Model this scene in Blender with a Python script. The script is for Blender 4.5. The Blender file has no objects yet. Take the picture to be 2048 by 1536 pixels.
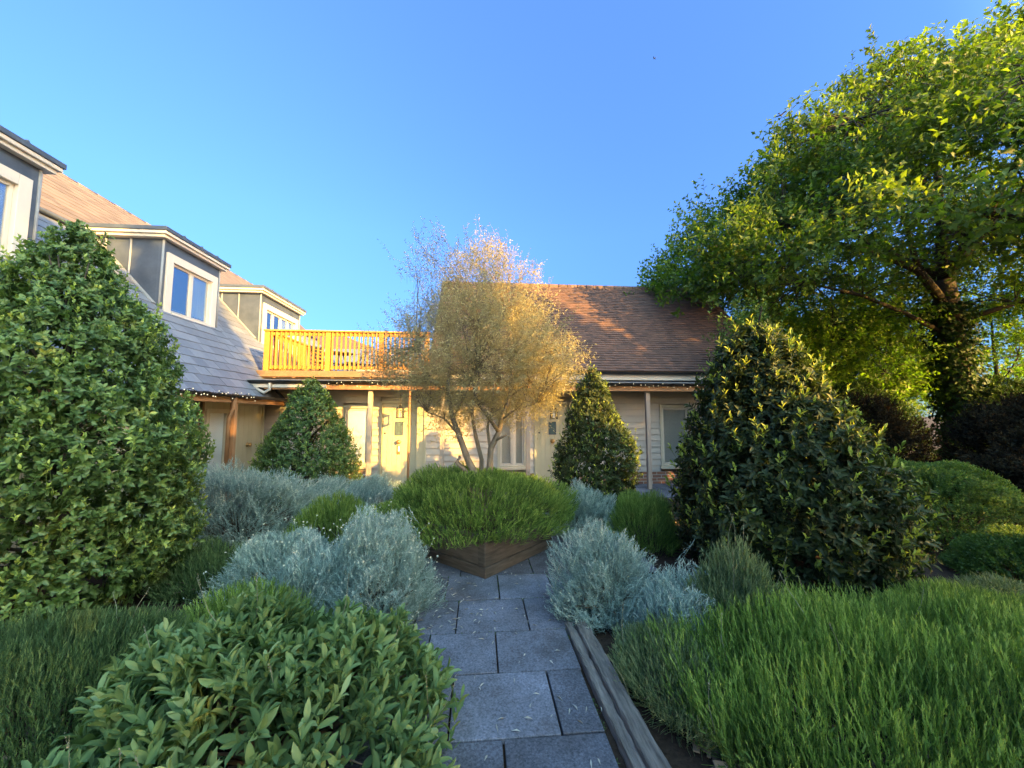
import bpy, math, random
import numpy as np
from mathutils import Vector
rng = np.random.default_rng(11)
random.seed(11)
R = math.radians
S = bpy.context.scene
COL = S.collection

# ------------------------------------------------------------------ camera, sky, sun, exposure
cd = bpy.data.cameras.new('camera'); cam = bpy.data.objects.new('camera', cd); COL.objects.link(cam)
cam.location = (0, 0, 1.65); cam.rotation_euler = (R(90 + 4.76), 0, R(-4.8))
cd.sensor_width = 36; cd.lens = 36 * 769 / 2048; cd.clip_start = 0.05; cd.clip_end = 3000
S.camera = cam
SUN_AZ, SUN_EL = 46.0, 16.0                      # degrees to the right of straight-behind, height
sx = math.sin(R(SUN_AZ)); sy = -math.cos(R(SUN_AZ)); TE = math.tan(R(SUN_EL))
w = bpy.data.worlds.new('World'); S.world = w; w.use_nodes = True
nt = w.node_tree; bg = nt.nodes['Background']
sky = nt.nodes.new('ShaderNodeTexSky'); sky.sky_type = 'NISHITA'; sky.sun_disc = False
sky.sun_elevation = R(SUN_EL); sky.sun_rotation = math.atan2(sx, sy)
sky.air_density = 1.0; sky.dust_density = 0.3; sky.ozone_density = 3.0
hs = nt.nodes.new('ShaderNodeHueSaturation'); hs.inputs['Saturation'].default_value = 1.15
nt.links.new(sky.outputs[0], hs.inputs['Color'])
stc = nt.nodes.new('ShaderNodeTexCoord'); ssp = nt.nodes.new('ShaderNodeSeparateXYZ'); nt.links.new(stc.outputs['Generated'], ssp.inputs[0])
srp = nt.nodes.new('ShaderNodeValToRGB'); nt.links.new(ssp.outputs['Z'], srp.inputs[0])       # clear blue evening air: less white towards the horizon
e = srp.color_ramp.elements; e[0].position = 0.0; e[0].color = (.071,.113,.177,1); e[1].position = .95; e[1].color = (1.6,1.1,.75,1)
x = e.new(.18); x.color = (.134,.168,.24,1); x = e.new(.42); x.color = (.286,.287,.395,1); x = e.new(.82); x.color = (.47,.41,.485,1)
sml = nt.nodes.new('ShaderNodeMix'); sml.data_type = 'RGBA'; sml.blend_type = 'MULTIPLY'; sml.inputs[0].default_value = 1
sdt = nt.nodes.new('ShaderNodeVectorMath'); sdt.operation = 'DOT_PRODUCT'; nt.links.new(stc.outputs['Generated'], sdt.inputs[0])
sdt.inputs[1].default_value = Vector((sx, sy, TE)).normalized()
smr = nt.nodes.new('ShaderNodeMapRange'); smr.interpolation_type = 'SMOOTHSTEP'; smr.inputs[1].default_value = .3; smr.inputs[2].default_value = .85; nt.links.new(sdt.outputs['Value'], smr.inputs[0])
smx = nt.nodes.new('ShaderNodeMix'); smx.data_type = 'RGBA'; nt.links.new(smr.outputs[0], smx.inputs[0]); nt.links.new(srp.outputs[0], smx.inputs[6]); smx.inputs[7].default_value = (3.4,2.2,1.2,1)   # pale glow round the sun
nt.links.new(hs.outputs[0], sml.inputs[6]); nt.links.new(smx.outputs[2], sml.inputs[7]); nt.links.new(sml.outputs[2], bg.inputs['Color'])
bg.inputs['Strength'].default_value = 0.15
sd = bpy.data.lights.new('sun', 'SUN'); so = bpy.data.objects.new('sun', sd); COL.objects.link(so)
sd.energy = 2.85; sd.angle = R(0.5); sd.color = (1.0, 0.56, 0.12)
so.rotation_euler = Vector((sx, sy, TE)).to_track_quat('Z', 'Y').to_euler(); so.location = (8, -16, 12)
S.view_settings.view_transform = 'Standard'; S.view_settings.look = 'None'
S.view_settings.exposure = 3.1; S.view_settings.gamma = 1.0
S.cycles.max_bounces = 6; S.cycles.transparent_max_bounces = 8

# ------------------------------------------------------------------ tags
def tag(o, label=None, cat=None, group=None, kind=None):
    if label: o['label'] = label
    if cat: o['category'] = cat
    if group: o['group'] = group
    if kind: o['kind'] = kind
    return o
def thing(name, label, cat, loc=(0, 0, 0), group=None):
    o = bpy.data.objects.new(name, None); COL.objects.link(o); o.location = loc; o.empty_display_size = .1
    return tag(o, label, cat, group)
def link(name, me, mat, parent=None):
    o = bpy.data.objects.new(name, me); COL.objects.link(o)
    if mat: me.materials.append(mat)
    if parent:
        o.parent = parent
        q = Vector((0, 0, 0)); p = parent
        while p: q += p.location; p = p.parent
        o.location = -q if parent.parent is None else -q
    return o
def copy_part(o, parent, loc):
    c = o.copy(); COL.objects.link(c); c.parent = parent; c.location = loc
    return c

# ------------------------------------------------------------------ mesh collector
class MB:
    def __init__(s): s.v = []; s.f = []; s.t = []
    def add(s, v, f, t=None):
        n = len(s.v); s.v += [tuple(p) for p in v]; s.f += [tuple(i + n for i in q) for q in f]
        s.t += [random.random() if t is None else t] * len(v); return s
    def box(s, x0, x1, y0, y1, z0, z1, t=None):
        return s.add([(x0,y0,z0),(x1,y0,z0),(x1,y1,z0),(x0,y1,z0),(x0,y0,z1),(x1,y0,z1),(x1,y1,z1),(x0,y1,z1)],
                     [(0,3,2,1),(4,5,6,7),(0,1,5,4),(1,2,6,5),(2,3,7,6),(3,0,4,7)], t)
    def obox(s, c, a, b, d, t=None):            # centre and three half-vectors
        c, a, b, d = (np.array(q, float) for q in (c, a, b, d))
        v = [c-a-b-d, c+a-b-d, c+a+b-d, c-a+b-d, c-a-b+d, c+a-b+d, c+a+b+d, c-a+b+d]
        return s.add(v, [(0,3,2,1),(4,5,6,7),(0,1,5,4),(1,2,6,5),(2,3,7,6),(3,0,4,7)], t)
    def bar(s, p, q, wx, wz, up=(0,0,1), t=None):
        p, q = np.array(p, float), np.array(q, float); d = q - p; L = np.linalg.norm(d); u = d / L
        r = np.cross(u, np.array(up, float)); r /= np.linalg.norm(r); n = np.cross(r, u)
        return s.obox((p+q)/2, d/2, r*wx/2, n*wz/2, t)
    def ext(s, prof, x0, x1, axis=0, t=None):    # profile (two coords) extruded along an axis
        n = len(prof); v = []
        for x in (x0, x1):
            for a, b in prof: v.append({0:(x,a,b), 1:(a,x,b), 2:(a,b,x)}[axis])
        f = [(i, (i+1) % n, n+(i+1) % n, n+i) for i in range(n)] + [tuple(range(n))[::-1], tuple(range(n, 2*n))]
        return s.add(v, f, t)
    def tube(s, pts, rad, sides=8, t=None, cap=True):
        pts = [np.array(p, float) for p in pts]; m = len(pts)
        if not hasattr(rad, '__len__'): rad = [rad] * m
        v = []; f = []; ref = np.array([.13, .21, .97])
        for i, p in enumerate(pts):
            d = pts[min(i+1, m-1)] - pts[max(i-1, 0)]; d /= (np.linalg.norm(d) + 1e-9)
            a = np.cross(d, ref)
            if np.linalg.norm(a) < .05: a = np.cross(d, (1, 0, 0))
            a /= np.linalg.norm(a); b = np.cross(d, a)
            for k in range(sides):
                th = 2*math.pi*k/sides; v.append(p + rad[i]*(math.cos(th)*a + math.sin(th)*b))
        for i in range(m-1):
            for k in range(sides):
                k2 = (k+1) % sides; f.append((i*sides+k, i*sides+k2, (i+1)*sides+k2, (i+1)*sides+k))
        if cap: f += [tuple(range(sides))[::-1], tuple(range((m-1)*sides, m*sides))]
        return s.add(v, f, t)
    def lathe(s, c, prof, axis=2, n=16, t=None):  # prof: (r, h)
        v = []; f = []; m = len(prof)
        for r_, h in prof:
            for k in range(n):
                th = 2*math.pi*k/n; a, b = r_*math.cos(th), r_*math.sin(th)
                q = {0:(h,a,b), 1:(a,h,b), 2:(a,b,h)}[axis]; v.append((c[0]+q[0], c[1]+q[1], c[2]+q[2]))
        for i in range(m-1):
            for k in range(n):
                k2 = (k+1) % n; f.append((i*n+k, i*n+k2, (i+1)*n+k2, (i+1)*n+k))
        return s.add(v, f + [tuple(range(n))[::-1], tuple(range((m-1)*n, m*n))], t)
    def build(s, name, mat, parent=None, smooth=False, bevel=0):
        me = bpy.data.meshes.new(name); me.from_pydata(s.v, [], s.f)
        a = me.attributes.new('tint', 'FLOAT', 'POINT'); a.data.foreach_set('value', s.t)
        if smooth: me.polygons.foreach_set('use_smooth', [True]*len(me.polygons))
        o = link(name, me, mat, parent)
        import bmesh
        b = bmesh.new(); b.from_mesh(me); bmesh.ops.recalc_face_normals(b, faces=b.faces); b.to_mesh(me); b.free()
        if bevel:
            m = o.modifiers.new('bevel', 'BEVEL'); m.width = bevel; m.segments = 2; m.limit_method = 'ANGLE'
        return o

# ------------------------------------------------------------------ materials
def mat(name, c0, c1=None, rough=.7, noise=6.0, spec=.35, bump=0.0, bscale=40., stretch=(1,1,1), metal=0, tintmix=.5, c2=None, streak=0):
    m = bpy.data.materials.new(name); m.use_nodes = True; n = m.node_tree; L = n.links
    p = n.nodes['Principled BSDF']; p.inputs['Roughness'].default_value = rough
    p.inputs['Specular IOR Level'].default_value = spec; p.inputs['Metallic'].default_value = metal
    c1 = c1 or c0
    tc = n.nodes.new('ShaderNodeTexCoord'); mp = n.nodes.new('ShaderNodeMapping'); mp.inputs['Scale'].default_value = stretch
    L.new(tc.outputs['Object'], mp.inputs['Vector'])
    no = n.nodes.new('ShaderNodeTexNoise'); no.inputs['Scale'].default_value = noise; no.inputs['Detail'].default_value = 6
    no.inputs['Roughness'].default_value = .65
    L.new(mp.outputs[0], no.inputs['Vector'])
    at = n.nodes.new('ShaderNodeAttribute'); at.attribute_name = 'tint'
    mx = n.nodes.new('ShaderNodeMix'); mx.data_type = 'FLOAT'; mx.inputs[0].default_value = tintmix
    mr = n.nodes.new('ShaderNodeMapRange'); mr.inputs[1].default_value = .3; mr.inputs[2].default_value = .7
    L.new(no.outputs['Fac'], mr.inputs[0]); L.new(mr.outputs[0], mx.inputs[2]); L.new(at.outputs['Fac'], mx.inputs[3])
    cr = n.nodes.new('ShaderNodeValToRGB'); L.new(mx.outputs[0], cr.inputs[0])
    e = cr.color_ramp.elements; e[0].color = (*c0, 1); e[1].color = (*c1, 1)
    if c2: x = e.new(.5); x.color = (*c2, 1)
    L.new(cr.outputs[0], p.inputs['Base Color'])
    if bump:
        nb = n.nodes.new('ShaderNodeTexNoise'); nb.inputs['Scale'].default_value = bscale; nb.inputs['Detail'].default_value = 5
        L.new(mp.outputs[0], nb.inputs['Vector'])
        bp = n.nodes.new('ShaderNodeBump'); bp.inputs['Strength'].default_value = bump; bp.inputs['Distance'].default_value = .01
        L.new(nb.outputs['Fac'], bp.inputs['Height']); L.new(bp.outputs[0], p.inputs['Normal'])
    return m
def leafmat(name, stops, rough=.5, trans=.3, spec=.4, tr=(1.2, 1.3, .5)):
    m = bpy.data.materials.new(name); m.use_nodes = True; n = m.node_tree; L = n.links
    p = n.nodes['Principled BSDF']; p.inputs['Roughness'].default_value = rough; p.inputs['Specular IOR Level'].default_value = spec
    at = n.nodes.new('ShaderNodeAttribute'); at.attribute_name = 'tint'
    cr = n.nodes.new('ShaderNodeValToRGB'); L.new(at.outputs['Fac'], cr.inputs[0]); e = cr.color_ramp.elements
    e[0].position, e[0].color = stops[0][0], (*stops[0][1], 1); e[1].position, e[1].color = stops[-1][0], (*stops[-1][1], 1)
    for q, c in stops[1:-1]: x = e.new(q); x.color = (*c, 1)
    L.new(cr.outputs[0], p.inputs['Base Color'])
    tb = n.nodes.new('ShaderNodeBsdfTranslucent'); ml = n.nodes.new('ShaderNodeMix'); ml.data_type = 'RGBA'; ml.blend_type = 'MULTIPLY'
    ml.inputs[0].default_value = 1; L.new(cr.outputs[0], ml.inputs[6]); ml.inputs[7].default_value = (*tr, 1); L.new(ml.outputs[2], tb.inputs['Color'])
    ms = n.nodes.new('ShaderNodeMixShader'); ms.inputs[0].default_value = trans
    L.new(p.outputs[0], ms.inputs[1]); L.new(tb.outputs[0], ms.inputs[2])
    L.new(ms.outputs[0], n.nodes['Material Output'].inputs['Surface'])
    return m
def glassmat(name, refl=.35, tint=(.9,.95,.95)):
    m = bpy.data.materials.new(name); m.use_nodes = True; n = m.node_tree; L = n.links
    n.nodes.remove(n.nodes['Principled BSDF'])
    g = n.nodes.new('ShaderNodeBsdfGlossy'); g.inputs['Roughness'].default_value = .02
    t = n.nodes.new('ShaderNodeBsdfTransparent'); t.inputs['Color'].default_value = (*tint, 1)
    lw = n.nodes.new('ShaderNodeLayerWeight'); pw = n.nodes.new('ShaderNodeMath'); pw.operation = 'POWER'; pw.inputs[1].default_value = 5; L.new(lw.outputs['Facing'], pw.inputs[0])
    a = n.nodes.new('ShaderNodeMath'); a.operation = 'ADD'; a.use_clamp = True; a.inputs[1].default_value = refl; L.new(pw.outputs[0], a.inputs[0])
    ms = n.nodes.new('ShaderNodeMixShader'); L.new(a.outputs[0], ms.inputs[0]); L.new(t.outputs[0], ms.inputs[1]); L.new(g.outputs[0], ms.inputs[2])
    L.new(ms.outputs[0], n.nodes['Material Output'].inputs['Surface']); return m
def brickmat(name, c0, c1, mortar, sc=1.0):
    m = bpy.data.materials.new(name); m.use_nodes = True; n = m.node_tree; L = n.links; p = n.nodes['Principled BSDF']
    tc = n.nodes.new('ShaderNodeTexCoord'); sp = n.nodes.new('ShaderNodeSeparateXYZ'); cb = n.nodes.new('ShaderNodeCombineXYZ')
    ad = n.nodes.new('ShaderNodeMath'); ad.operation = 'ADD'
    L.new(tc.outputs['Object'], sp.inputs[0]); L.new(sp.outputs[0], ad.inputs[0]); L.new(sp.outputs[1], ad.inputs[1])
    L.new(ad.outputs[0], cb.inputs[0]); L.new(sp.outputs[2], cb.inputs[1])
    b = n.nodes.new('ShaderNodeTexBrick'); b.inputs['Scale'].default_value = 1; b.inputs['Brick Width'].default_value = .225
    b.inputs['Row Height'].default_value = .075; b.inputs['Mortar Size'].default_value = .008
    b.inputs['Color1'].default_value = (*c0, 1); b.inputs['Color2'].default_value = (*c1, 1); b.inputs['Mortar'].default_value = (*mortar, 1)
    L.new(cb.outputs[0], b.inputs['Vector']); L.new(b.outputs['Color'], p.inputs['Base Color']); p.inputs['Roughness'].default_value = .9
    bp = n.nodes.new('ShaderNodeBump'); bp.inputs['Distance'].default_value = .008; bp.invert = True
    L.new(b.outputs['Fac'], bp.inputs['Height']); L.new(bp.outputs[0], p.inputs['Normal']); return m

M_soil = mat('bark_mulch', (.018,.012,.009), (.07,.045,.03), .95, 30, .2, .8, 60, tintmix=.1)
def slabmat():
    m = mat('granite_slab', (.040,.046,.060), (.235,.245,.305), .75, 85, .3, .3, 160, tintmix=.12); n = m.node_tree; L = n.links; p = n.nodes['Principled BSDF']
    src = p.inputs['Base Color'].links[0].from_socket; tc = [q for q in n.nodes if q.type == 'TEX_COORD'][0]
    a = n.nodes.new('ShaderNodeTexNoise'); a.inputs['Scale'].default_value = 2.3; a.inputs['Detail'].default_value = 7; a.inputs['Roughness'].default_value = .7; L.new(tc.outputs['Object'], a.inputs['Vector'])
    r = n.nodes.new('ShaderNodeValToRGB'); e = r.color_ramp.elements; e[0].position = .32; e[0].color = (.50,.47,.42,1); e[1].position = .66; e[1].color = (1.15,1.15,1.15,1); L.new(a.outputs['Fac'], r.inputs[0])
    at = n.nodes.new('ShaderNodeAttribute'); at.attribute_name = 'tint'; r2 = n.nodes.new('ShaderNodeMapRange'); r2.inputs[3].default_value = .72; r2.inputs[4].default_value = 1.2; L.new(at.outputs['Fac'], r2.inputs[0])
    m1 = n.nodes.new('ShaderNodeMix'); m1.data_type = 'RGBA'; m1.blend_type = 'MULTIPLY'; m1.inputs[0].default_value = 1; L.new(src, m1.inputs[6]); L.new(r.outputs[0], m1.inputs[7])
    m2 = n.nodes.new('ShaderNodeMix'); m2.data_type = 'RGBA'; m2.blend_type = 'MULTIPLY'; m2.inputs[0].default_value = 1; L.new(m1.outputs[2], m2.inputs[6]); L.new(r2.outputs[0], m2.inputs[7])
    L.new(m2.outputs[2], p.inputs['Base Color']); return m
M_slab = slabmat()
M_sleeper = mat('weathered_sleeper', (.06,.052,.046), (.27,.235,.205), .85, 9, .25, .9, 16, (5,.35,5), tintmix=.12)
M_planter = mat('planter_timber', (.05,.038,.03), (.145,.112,.088), .85, 5, .25, .6, 14, (1,1,7), tintmix=.3)
M_clap = mat('cream_boards', (.40,.355,.315), (.47,.42,.375), .6, 4, .35, .08, 60, tintmix=.5)
M_trim = mat('cream_trim', (.48,.42,.32), (.54,.47,.36), .5, 5, .35, .05, 40)
M_white = mat('white_trim', (.52,.47,.41), (.60,.54,.48), .45, 5, .4)
M_door = mat('cream_door', (.40,.36,.25), (.47,.42,.30), .5, 4, .4, .05, 30)
M_slate = mat('slate', (.10,.113,.145), (.19,.208,.25), .55, 9, .45, .3, 45, tintmix=.65)
M_tile = mat('clay_tile', (.070,.047,.042), (.19,.105,.075), .8, 5, .3, .4, 60, tintmix=.6, c2=(.125,.075,.060))
M_lead = mat('lead_sheet', (.036,.050,.078), (.085,.105,.145), .55, 3, .45, .15, 8, tintmix=.25)
M_black = mat('black_plastic', (.008,.008,.009), (.02,.02,.022), .4, 8, .4)
M_grey = mat('grey_lead_edge', (.20,.21,.23), (.28,.29,.31), .6, 8, .4)
M_copper = mat('stained_fascia', (.30,.15,.07), (.42,.22,.11), .6, 5, .3, .2, 30, (1,1,1))
M_post = mat('canopy_post', (.25,.20,.165), (.38,.32,.27), .7, 10, .3, .3, 30, (1,1,.3))
M_rail = mat('treated_pine', (.34,.145,.022), (.50,.235,.045), .6, 6, .3, .2, 25, (1,1,1), tintmix=.5)
M_deck = mat('deck_timber', (.17,.095,.05), (.27,.16,.085), .7, 6, .3, .3, 25)
M_brick = brickmat('red_brick', (.30,.14,.09), (.22,.10,.07), (.42,.38,.33))
M_glass = glassmat('window_glass', .03, (.97,.98,.98))
M_pane = glassmat('dormer_glass', .4)
M_blind = mat('white_blind', (.70,.70,.68), (.76,.76,.74), .6, 5)
M_dark = mat('dark_backing', (.02,.022,.025), (.04,.04,.045), .8)
M_curtain = mat('curtain', (.55,.57,.60), (.68,.70,.72), .8, 3)
M_brass = mat('brass', (.36,.20,.08), (.50,.30,.12), .35, 9, .5, metal=.6)
M_birdgrey = mat('bird_grey', (.05,.06,.08), (.08,.09,.11), .8)
M_metal = mat('dark_metal', (.015,.014,.013), (.03,.028,.026), .45, 9, .4)
M_bark = mat('bark', (.025,.021,.018), (.085,.070,.056), .9, 14, .2, .8, 35, (1,1,.35), tintmix=.2)
M_obark = mat('olive_bark', (.14,.11,.085), (.30,.25,.20), .85, 18, .2, .8, 50, (1,1,.4), tintmix=.2)
M_twig = mat('twig', (.07,.05,.035), (.16,.12,.085), .9, 14)
M_stalk = mat('dry_stalk', (.22,.21,.14), (.34,.32,.22), .8, 14)
M_chip = mat('wood_chip', (.10,.06,.04), (.42,.30,.20), .85, 20, tintmix=.8)
L_bay = leafmat('bay_leaf', [(0,(0.055,0.103,0.034)), (.45,(0.117,0.193,0.055)), (.78,(0.179,0.261,0.069)), (1,(0.413,0.495,0.110))], .42, .32, .5)
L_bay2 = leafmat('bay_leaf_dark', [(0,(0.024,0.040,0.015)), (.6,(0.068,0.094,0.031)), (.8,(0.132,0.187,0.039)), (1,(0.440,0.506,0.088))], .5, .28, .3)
L_lav = leafmat('lavender_leaf', [(0,(0.070,0.126,0.034)), (.6,(0.210,0.322,0.077)), (1,(0.378,0.490,0.140))], .65, .42, .25)
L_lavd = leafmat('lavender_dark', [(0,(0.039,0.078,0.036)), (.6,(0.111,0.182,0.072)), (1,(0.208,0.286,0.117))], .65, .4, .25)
L_lavg = leafmat('lavender_grey', [(0,(0.075,0.112,0.056)), (.6,(0.200,0.263,0.138)), (1,(0.338,0.388,0.225))], .65, .4, .25)
L_sil = leafmat('silver_leaf', [(0,(0.177,0.253,0.215)), (.6,(0.367,0.494,0.443)), (.85,(0.531,0.658,0.582)), (1,(0.780,0.780,0.658))], .75, .35, .2, (1,1,1))
L_sage = leafmat('sage_leaf', [(0,(.065,.12,.05)), (.55,(.155,.245,.10)), (.8,(.225,.325,.145)), (1,(.31,.40,.20))], .9, .35, .15)
L_olive = leafmat('sunlit_olive_leaf', [(0,(.30,.27,.14)), (.5,(.52,.46,.26)), (1,(.72,.64,.38))], .6, .55, .12, (1,.95,.7))  # gold of the low sun put into the leaf base colour
L_tree = leafmat('tree_leaf', [(0,(.04,.075,.015)), (.6,(.10,.16,.026)), (1,(.20,.27,.04))], .5, .5, .3, (1.4,1.5,.35))
L_bgt = leafmat('sunlit_tree_leaf', [(0,(.08,.14,.02)), (.6,(.17,.26,.03)), (1,(.30,.38,.05))], .5, .55, .3, (1.1,1.5,.4))  # brightness of lit foliage put into the leaf colour and translucency
L_ivy = leafmat('ivy_leaf', [(0,(.012,.03,.01)), (.6,(.03,.065,.014)), (1,(.08,.14,.03))], .6, .25, .2)
L_purple = leafmat('copper_leaf', [(0,(.012,.012,.008)), (.6,(.030,.026,.015)), (1,(.065,.055,.026))], .85, .3, .1, (1.2,.8,.6))
L_mound = leafmat('box_leaf', [(0,(0.066,0.121,0.022)), (.6,(0.143,0.231,0.039)), (1,(0.242,0.330,0.061))], .45, .32, .35)
L_off = leafmat('wood_leaf', [(0,(.05,.09,.025)), (1,(.13,.20,.05))], .6, .2, .3)
L_dry = leafmat('dry_leaf', [(0,(.30,.28,.24)), (1,(.55,.52,.46))], .8, .1, .2, (1,1,1))
def emit(name, c, s):
    m = bpy.data.materials.new(name); m.use_nodes = True; p = m.node_tree.nodes['Principled BSDF']
    p.inputs['Base Color'].default_value = (.8,.7,.5,1); p.inputs['Emission Color'].default_value = (*c,1); p.inputs['Emission Strength'].default_value = s
    return m
M_bulb = emit('warm_bulb', (1,.8,.45), .18)

# ------------------------------------------------------------------ leaf clouds
def nrmz(a): return a / (np.linalg.norm(a, axis=-1, keepdims=True) + 1e-9)
TPL = {  # (along, across, lift) and faces
 'oval': ([(0,0,0),(.3,-.46,.10),(.3,0,-.02),(.3,.46,.10),(.68,-.40,.06),(.68,0,-.08),(.68,.40,.06),(1,0,-.16)],
          [(0,2,1),(0,3,2),(1,2,5,4),(2,3,6,5),(4,5,7),(5,6,7)]),
 'diamond': ([(0,0,0),(.45,-.5,.08),(1,0,-.10),(.45,.5,.08)], [(0,3,2),(0,2,1)]),
 'round': ([(0,0,0),(.22,-.34,.07),(.22,0,0),(.22,.34,.07),(.52,-.5,.07),(.52,0,-.03),(.52,.5,.07),(.82,-.36,.02),(.82,0,-.09),(.82,.36,.02),(1,0,-.15)],
          [(0,2,1),(0,3,2),(1,2,5,4),(2,3,6,5),(4,5,8,7),(5,6,9,8),(7,8,10),(8,9,10)]),
 'needle': ([(0,-.5,0),(0,.5,0),(.6,.45,.0),(.6,-.45,.0),(1,0,-.05)], [(0,1,2,3),(3,2,4)]),
 'blade': ([(0,-.5,0),(0,.5,0),(1,0,0)], [(0,1,2)]),
 'lobed': ([(0,0,0),(.35,-.30,.05),(.30,-.62,.08),(.62,-.34,.04),(1,0,-.1),(.62,.34,.04),(.30,.62,.08),(.35,.30,.05)],
          [(0,7,4,1),(1,4,3,2),(7,6,5,4)]),
}
def cloud(pos, d, n, L, W, tint, kind='oval', edge=None):
    N = len(pos); tv, tf = TPL[kind]; tv = np.array(tv); nv = len(tv)
    d = nrmz(d); r = nrmz(np.cross(d, n)); n2 = np.cross(r, d)
    L = np.broadcast_to(L, (N,)); W = np.broadcast_to(W, (N,))
    v = pos[:,None,:] + d[:,None,:]*(tv[None,:,0:1]*L[:,None,None]) + r[:,None,:]*(tv[None,:,1:2]*W[:,None,None]) + n2[:,None,:]*(tv[None,:,2:3]*L[:,None,None])
    tt = np.repeat(np.broadcast_to(tint, (N,)), nv)
    return v.reshape(-1,3), tf, N, nv, tt
def cloud_mesh(name, clouds, mat_, parent=None, extra=None):
    vs = []; ls = []; ps = []; pt = []; ts = []; vo = 0; lo = 0
    for v, tf, N, nv, tt in clouds:
        flat = np.concatenate([np.array(f) for f in tf]); sizes = np.array([len(f) for f in tf])
        idx = (np.arange(N)[:,None]*nv + flat[None,:]).reshape(-1) + vo
        tot = np.tile(sizes, N); st = np.concatenate([[0], np.cumsum(tot)[:-1]]) + lo
        vs.append(v); ls.append(idx); ps.append(st); pt.append(tot); ts.append(tt); vo += len(v); lo += len(idx)
    if extra:
        for e in extra:
            v = np.array(e.v); vs.append(v); ts.append(np.array(e.t)); sizes = np.array([len(f) for f in e.f])
            idx = np.concatenate([np.array(f) for f in e.f]) + vo
            ls.append(idx); pt.append(sizes); ps.append(np.concatenate([[0], np.cumsum(sizes)[:-1]]) + lo); vo += len(v); lo += len(idx)
    v = np.concatenate(vs).astype(np.float32); l = np.concatenate(ls).astype(np.int32)
    me = bpy.data.meshes.new(name); me.vertices.add(len(v)); me.vertices.foreach_set('co', v.ravel())
    me.loops.add(len(l)); me.loops.foreach_set('vertex_index', l)
    ps_ = np.concatenate(ps).astype(np.int32); me.polygons.add(len(ps_)); me.polygons.foreach_set('loop_start', ps_)
    me.polygons.foreach_set('loop_total', np.concatenate(pt).astype(np.int32))
    me.polygons.foreach_set('use_smooth', np.ones(len(ps_), bool))
    a = me.attributes.new('tint', 'FLOAT', 'POINT'); a.data.foreach_set('value', np.concatenate(ts).astype(np.float32))
    me.update(calc_edges=True); me.validate()
    return link(name, me, mat_, parent)
def rdir(N): return nrmz(rng.normal(size=(N,3)))
def perp(d):                       # random unit vector at right angles to d
    return nrmz(np.cross(d, rdir(len(d))))
def lump(p, f, seed=0):            # cheap smooth noise in -1..1
    a = np.zeros(len(p)); q = np.random.default_rng(seed)
    for k in range(5):
        kx = q.normal(size=3)*f*(1+.5*k); a += np.sin(p @ kx + q.uniform(0, 6.28)) / (1+.4*k)
    return a / 2.6
def strands(p0, p1, rad, bend=.0):  # thin three-sided stems as one vertex block, p0->p1
    N = len(p0); d = nrmz(p1-p0); a = perp(d); b = np.cross(d, a); V = []
    mid = (p0+p1)/2 + perp(d)*bend*np.linalg.norm(p1-p0, axis=1, keepdims=True)
    rad = np.broadcast_to(rad, (N,))[:,None]
    for p, k in ((p0,1.),(mid,.8),(p1,.45)):
        for th in (0, 2.094, 4.189): V.append(p + (a*math.cos(th)+b*math.sin(th))*rad*k)
    v = np.stack(V, 1).reshape(-1,3)
    tf = [(i*3+k, i*3+(k+1)%3, (i+1)*3+(k+1)%3, (i+1)*3+k) for i in (0,1) for k in range(3)]
    return v, tf, N, 9, np.full(N*9, .5)

# ------------------------------------------------------------------ plants
def shoots(base, d, length, K, ang, L, W, t0, t1, kind, tint, jitter=.25, taper=.35, a_tip=None):
    """K leaves spiralling along each shoot"""
    N = len(base); t = (np.arange(K)+.5)/K; t = t0 + (t1-t0)*t
    t = t[None,:] + rng.uniform(-.5,.5,(N,K))*(t1-t0)/K
    length = np.broadcast_to(length, (N,)); a = perp(d); b = np.cross(d, a)
    bend = perp(d)*(length*rng.uniform(0,.25,N))[:,None]
    P = base[:,None,:] + d[:,None,:]*(t*length[:,None])[:,:,None] + bend[:,None,:]*(t**2)[:,:,None]
    th = (np.arange(K)*2.4)[None,:] + rng.uniform(0,6.28,(N,1)) + rng.normal(0,.3,(N,K))
    rad = a[:,None,:]*np.cos(th)[:,:,None] + b[:,None,:]*np.sin(th)[:,:,None]
    A = (ang if a_tip is None else ang + (a_tip-ang)*(t-t0)/(t1-t0+1e-9)) + rng.normal(0, jitter*.5, (N,K))
    D = d[:,None,:]*np.cos(A)[:,:,None] + rad*np.sin(A)[:,:,None] + rng.normal(0, jitter*.3, (N,K,3))
    nn = d[:,None,:]*np.sin(A)[:,:,None] - rad*np.cos(A)[:,:,None] + rng.normal(0, .2, (N,K,3))
    s = rng.uniform(.6,1.2,(N,K))*(1 - taper*(np.abs(2*(t-t0)/(t1-t0+1e-9)-1))**2)
    tt = np.clip(np.broadcast_to(tint, (N,))[:,None] + rng.normal(0,.08,(N,K)) + .22*(t-.6), 0, 1)
    return cloud(P.reshape(-1,3), D.reshape(-1,3), nn.reshape(-1,3), (L*s).ravel(), (W*s).ravel(), tt.ravel(), kind)

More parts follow.
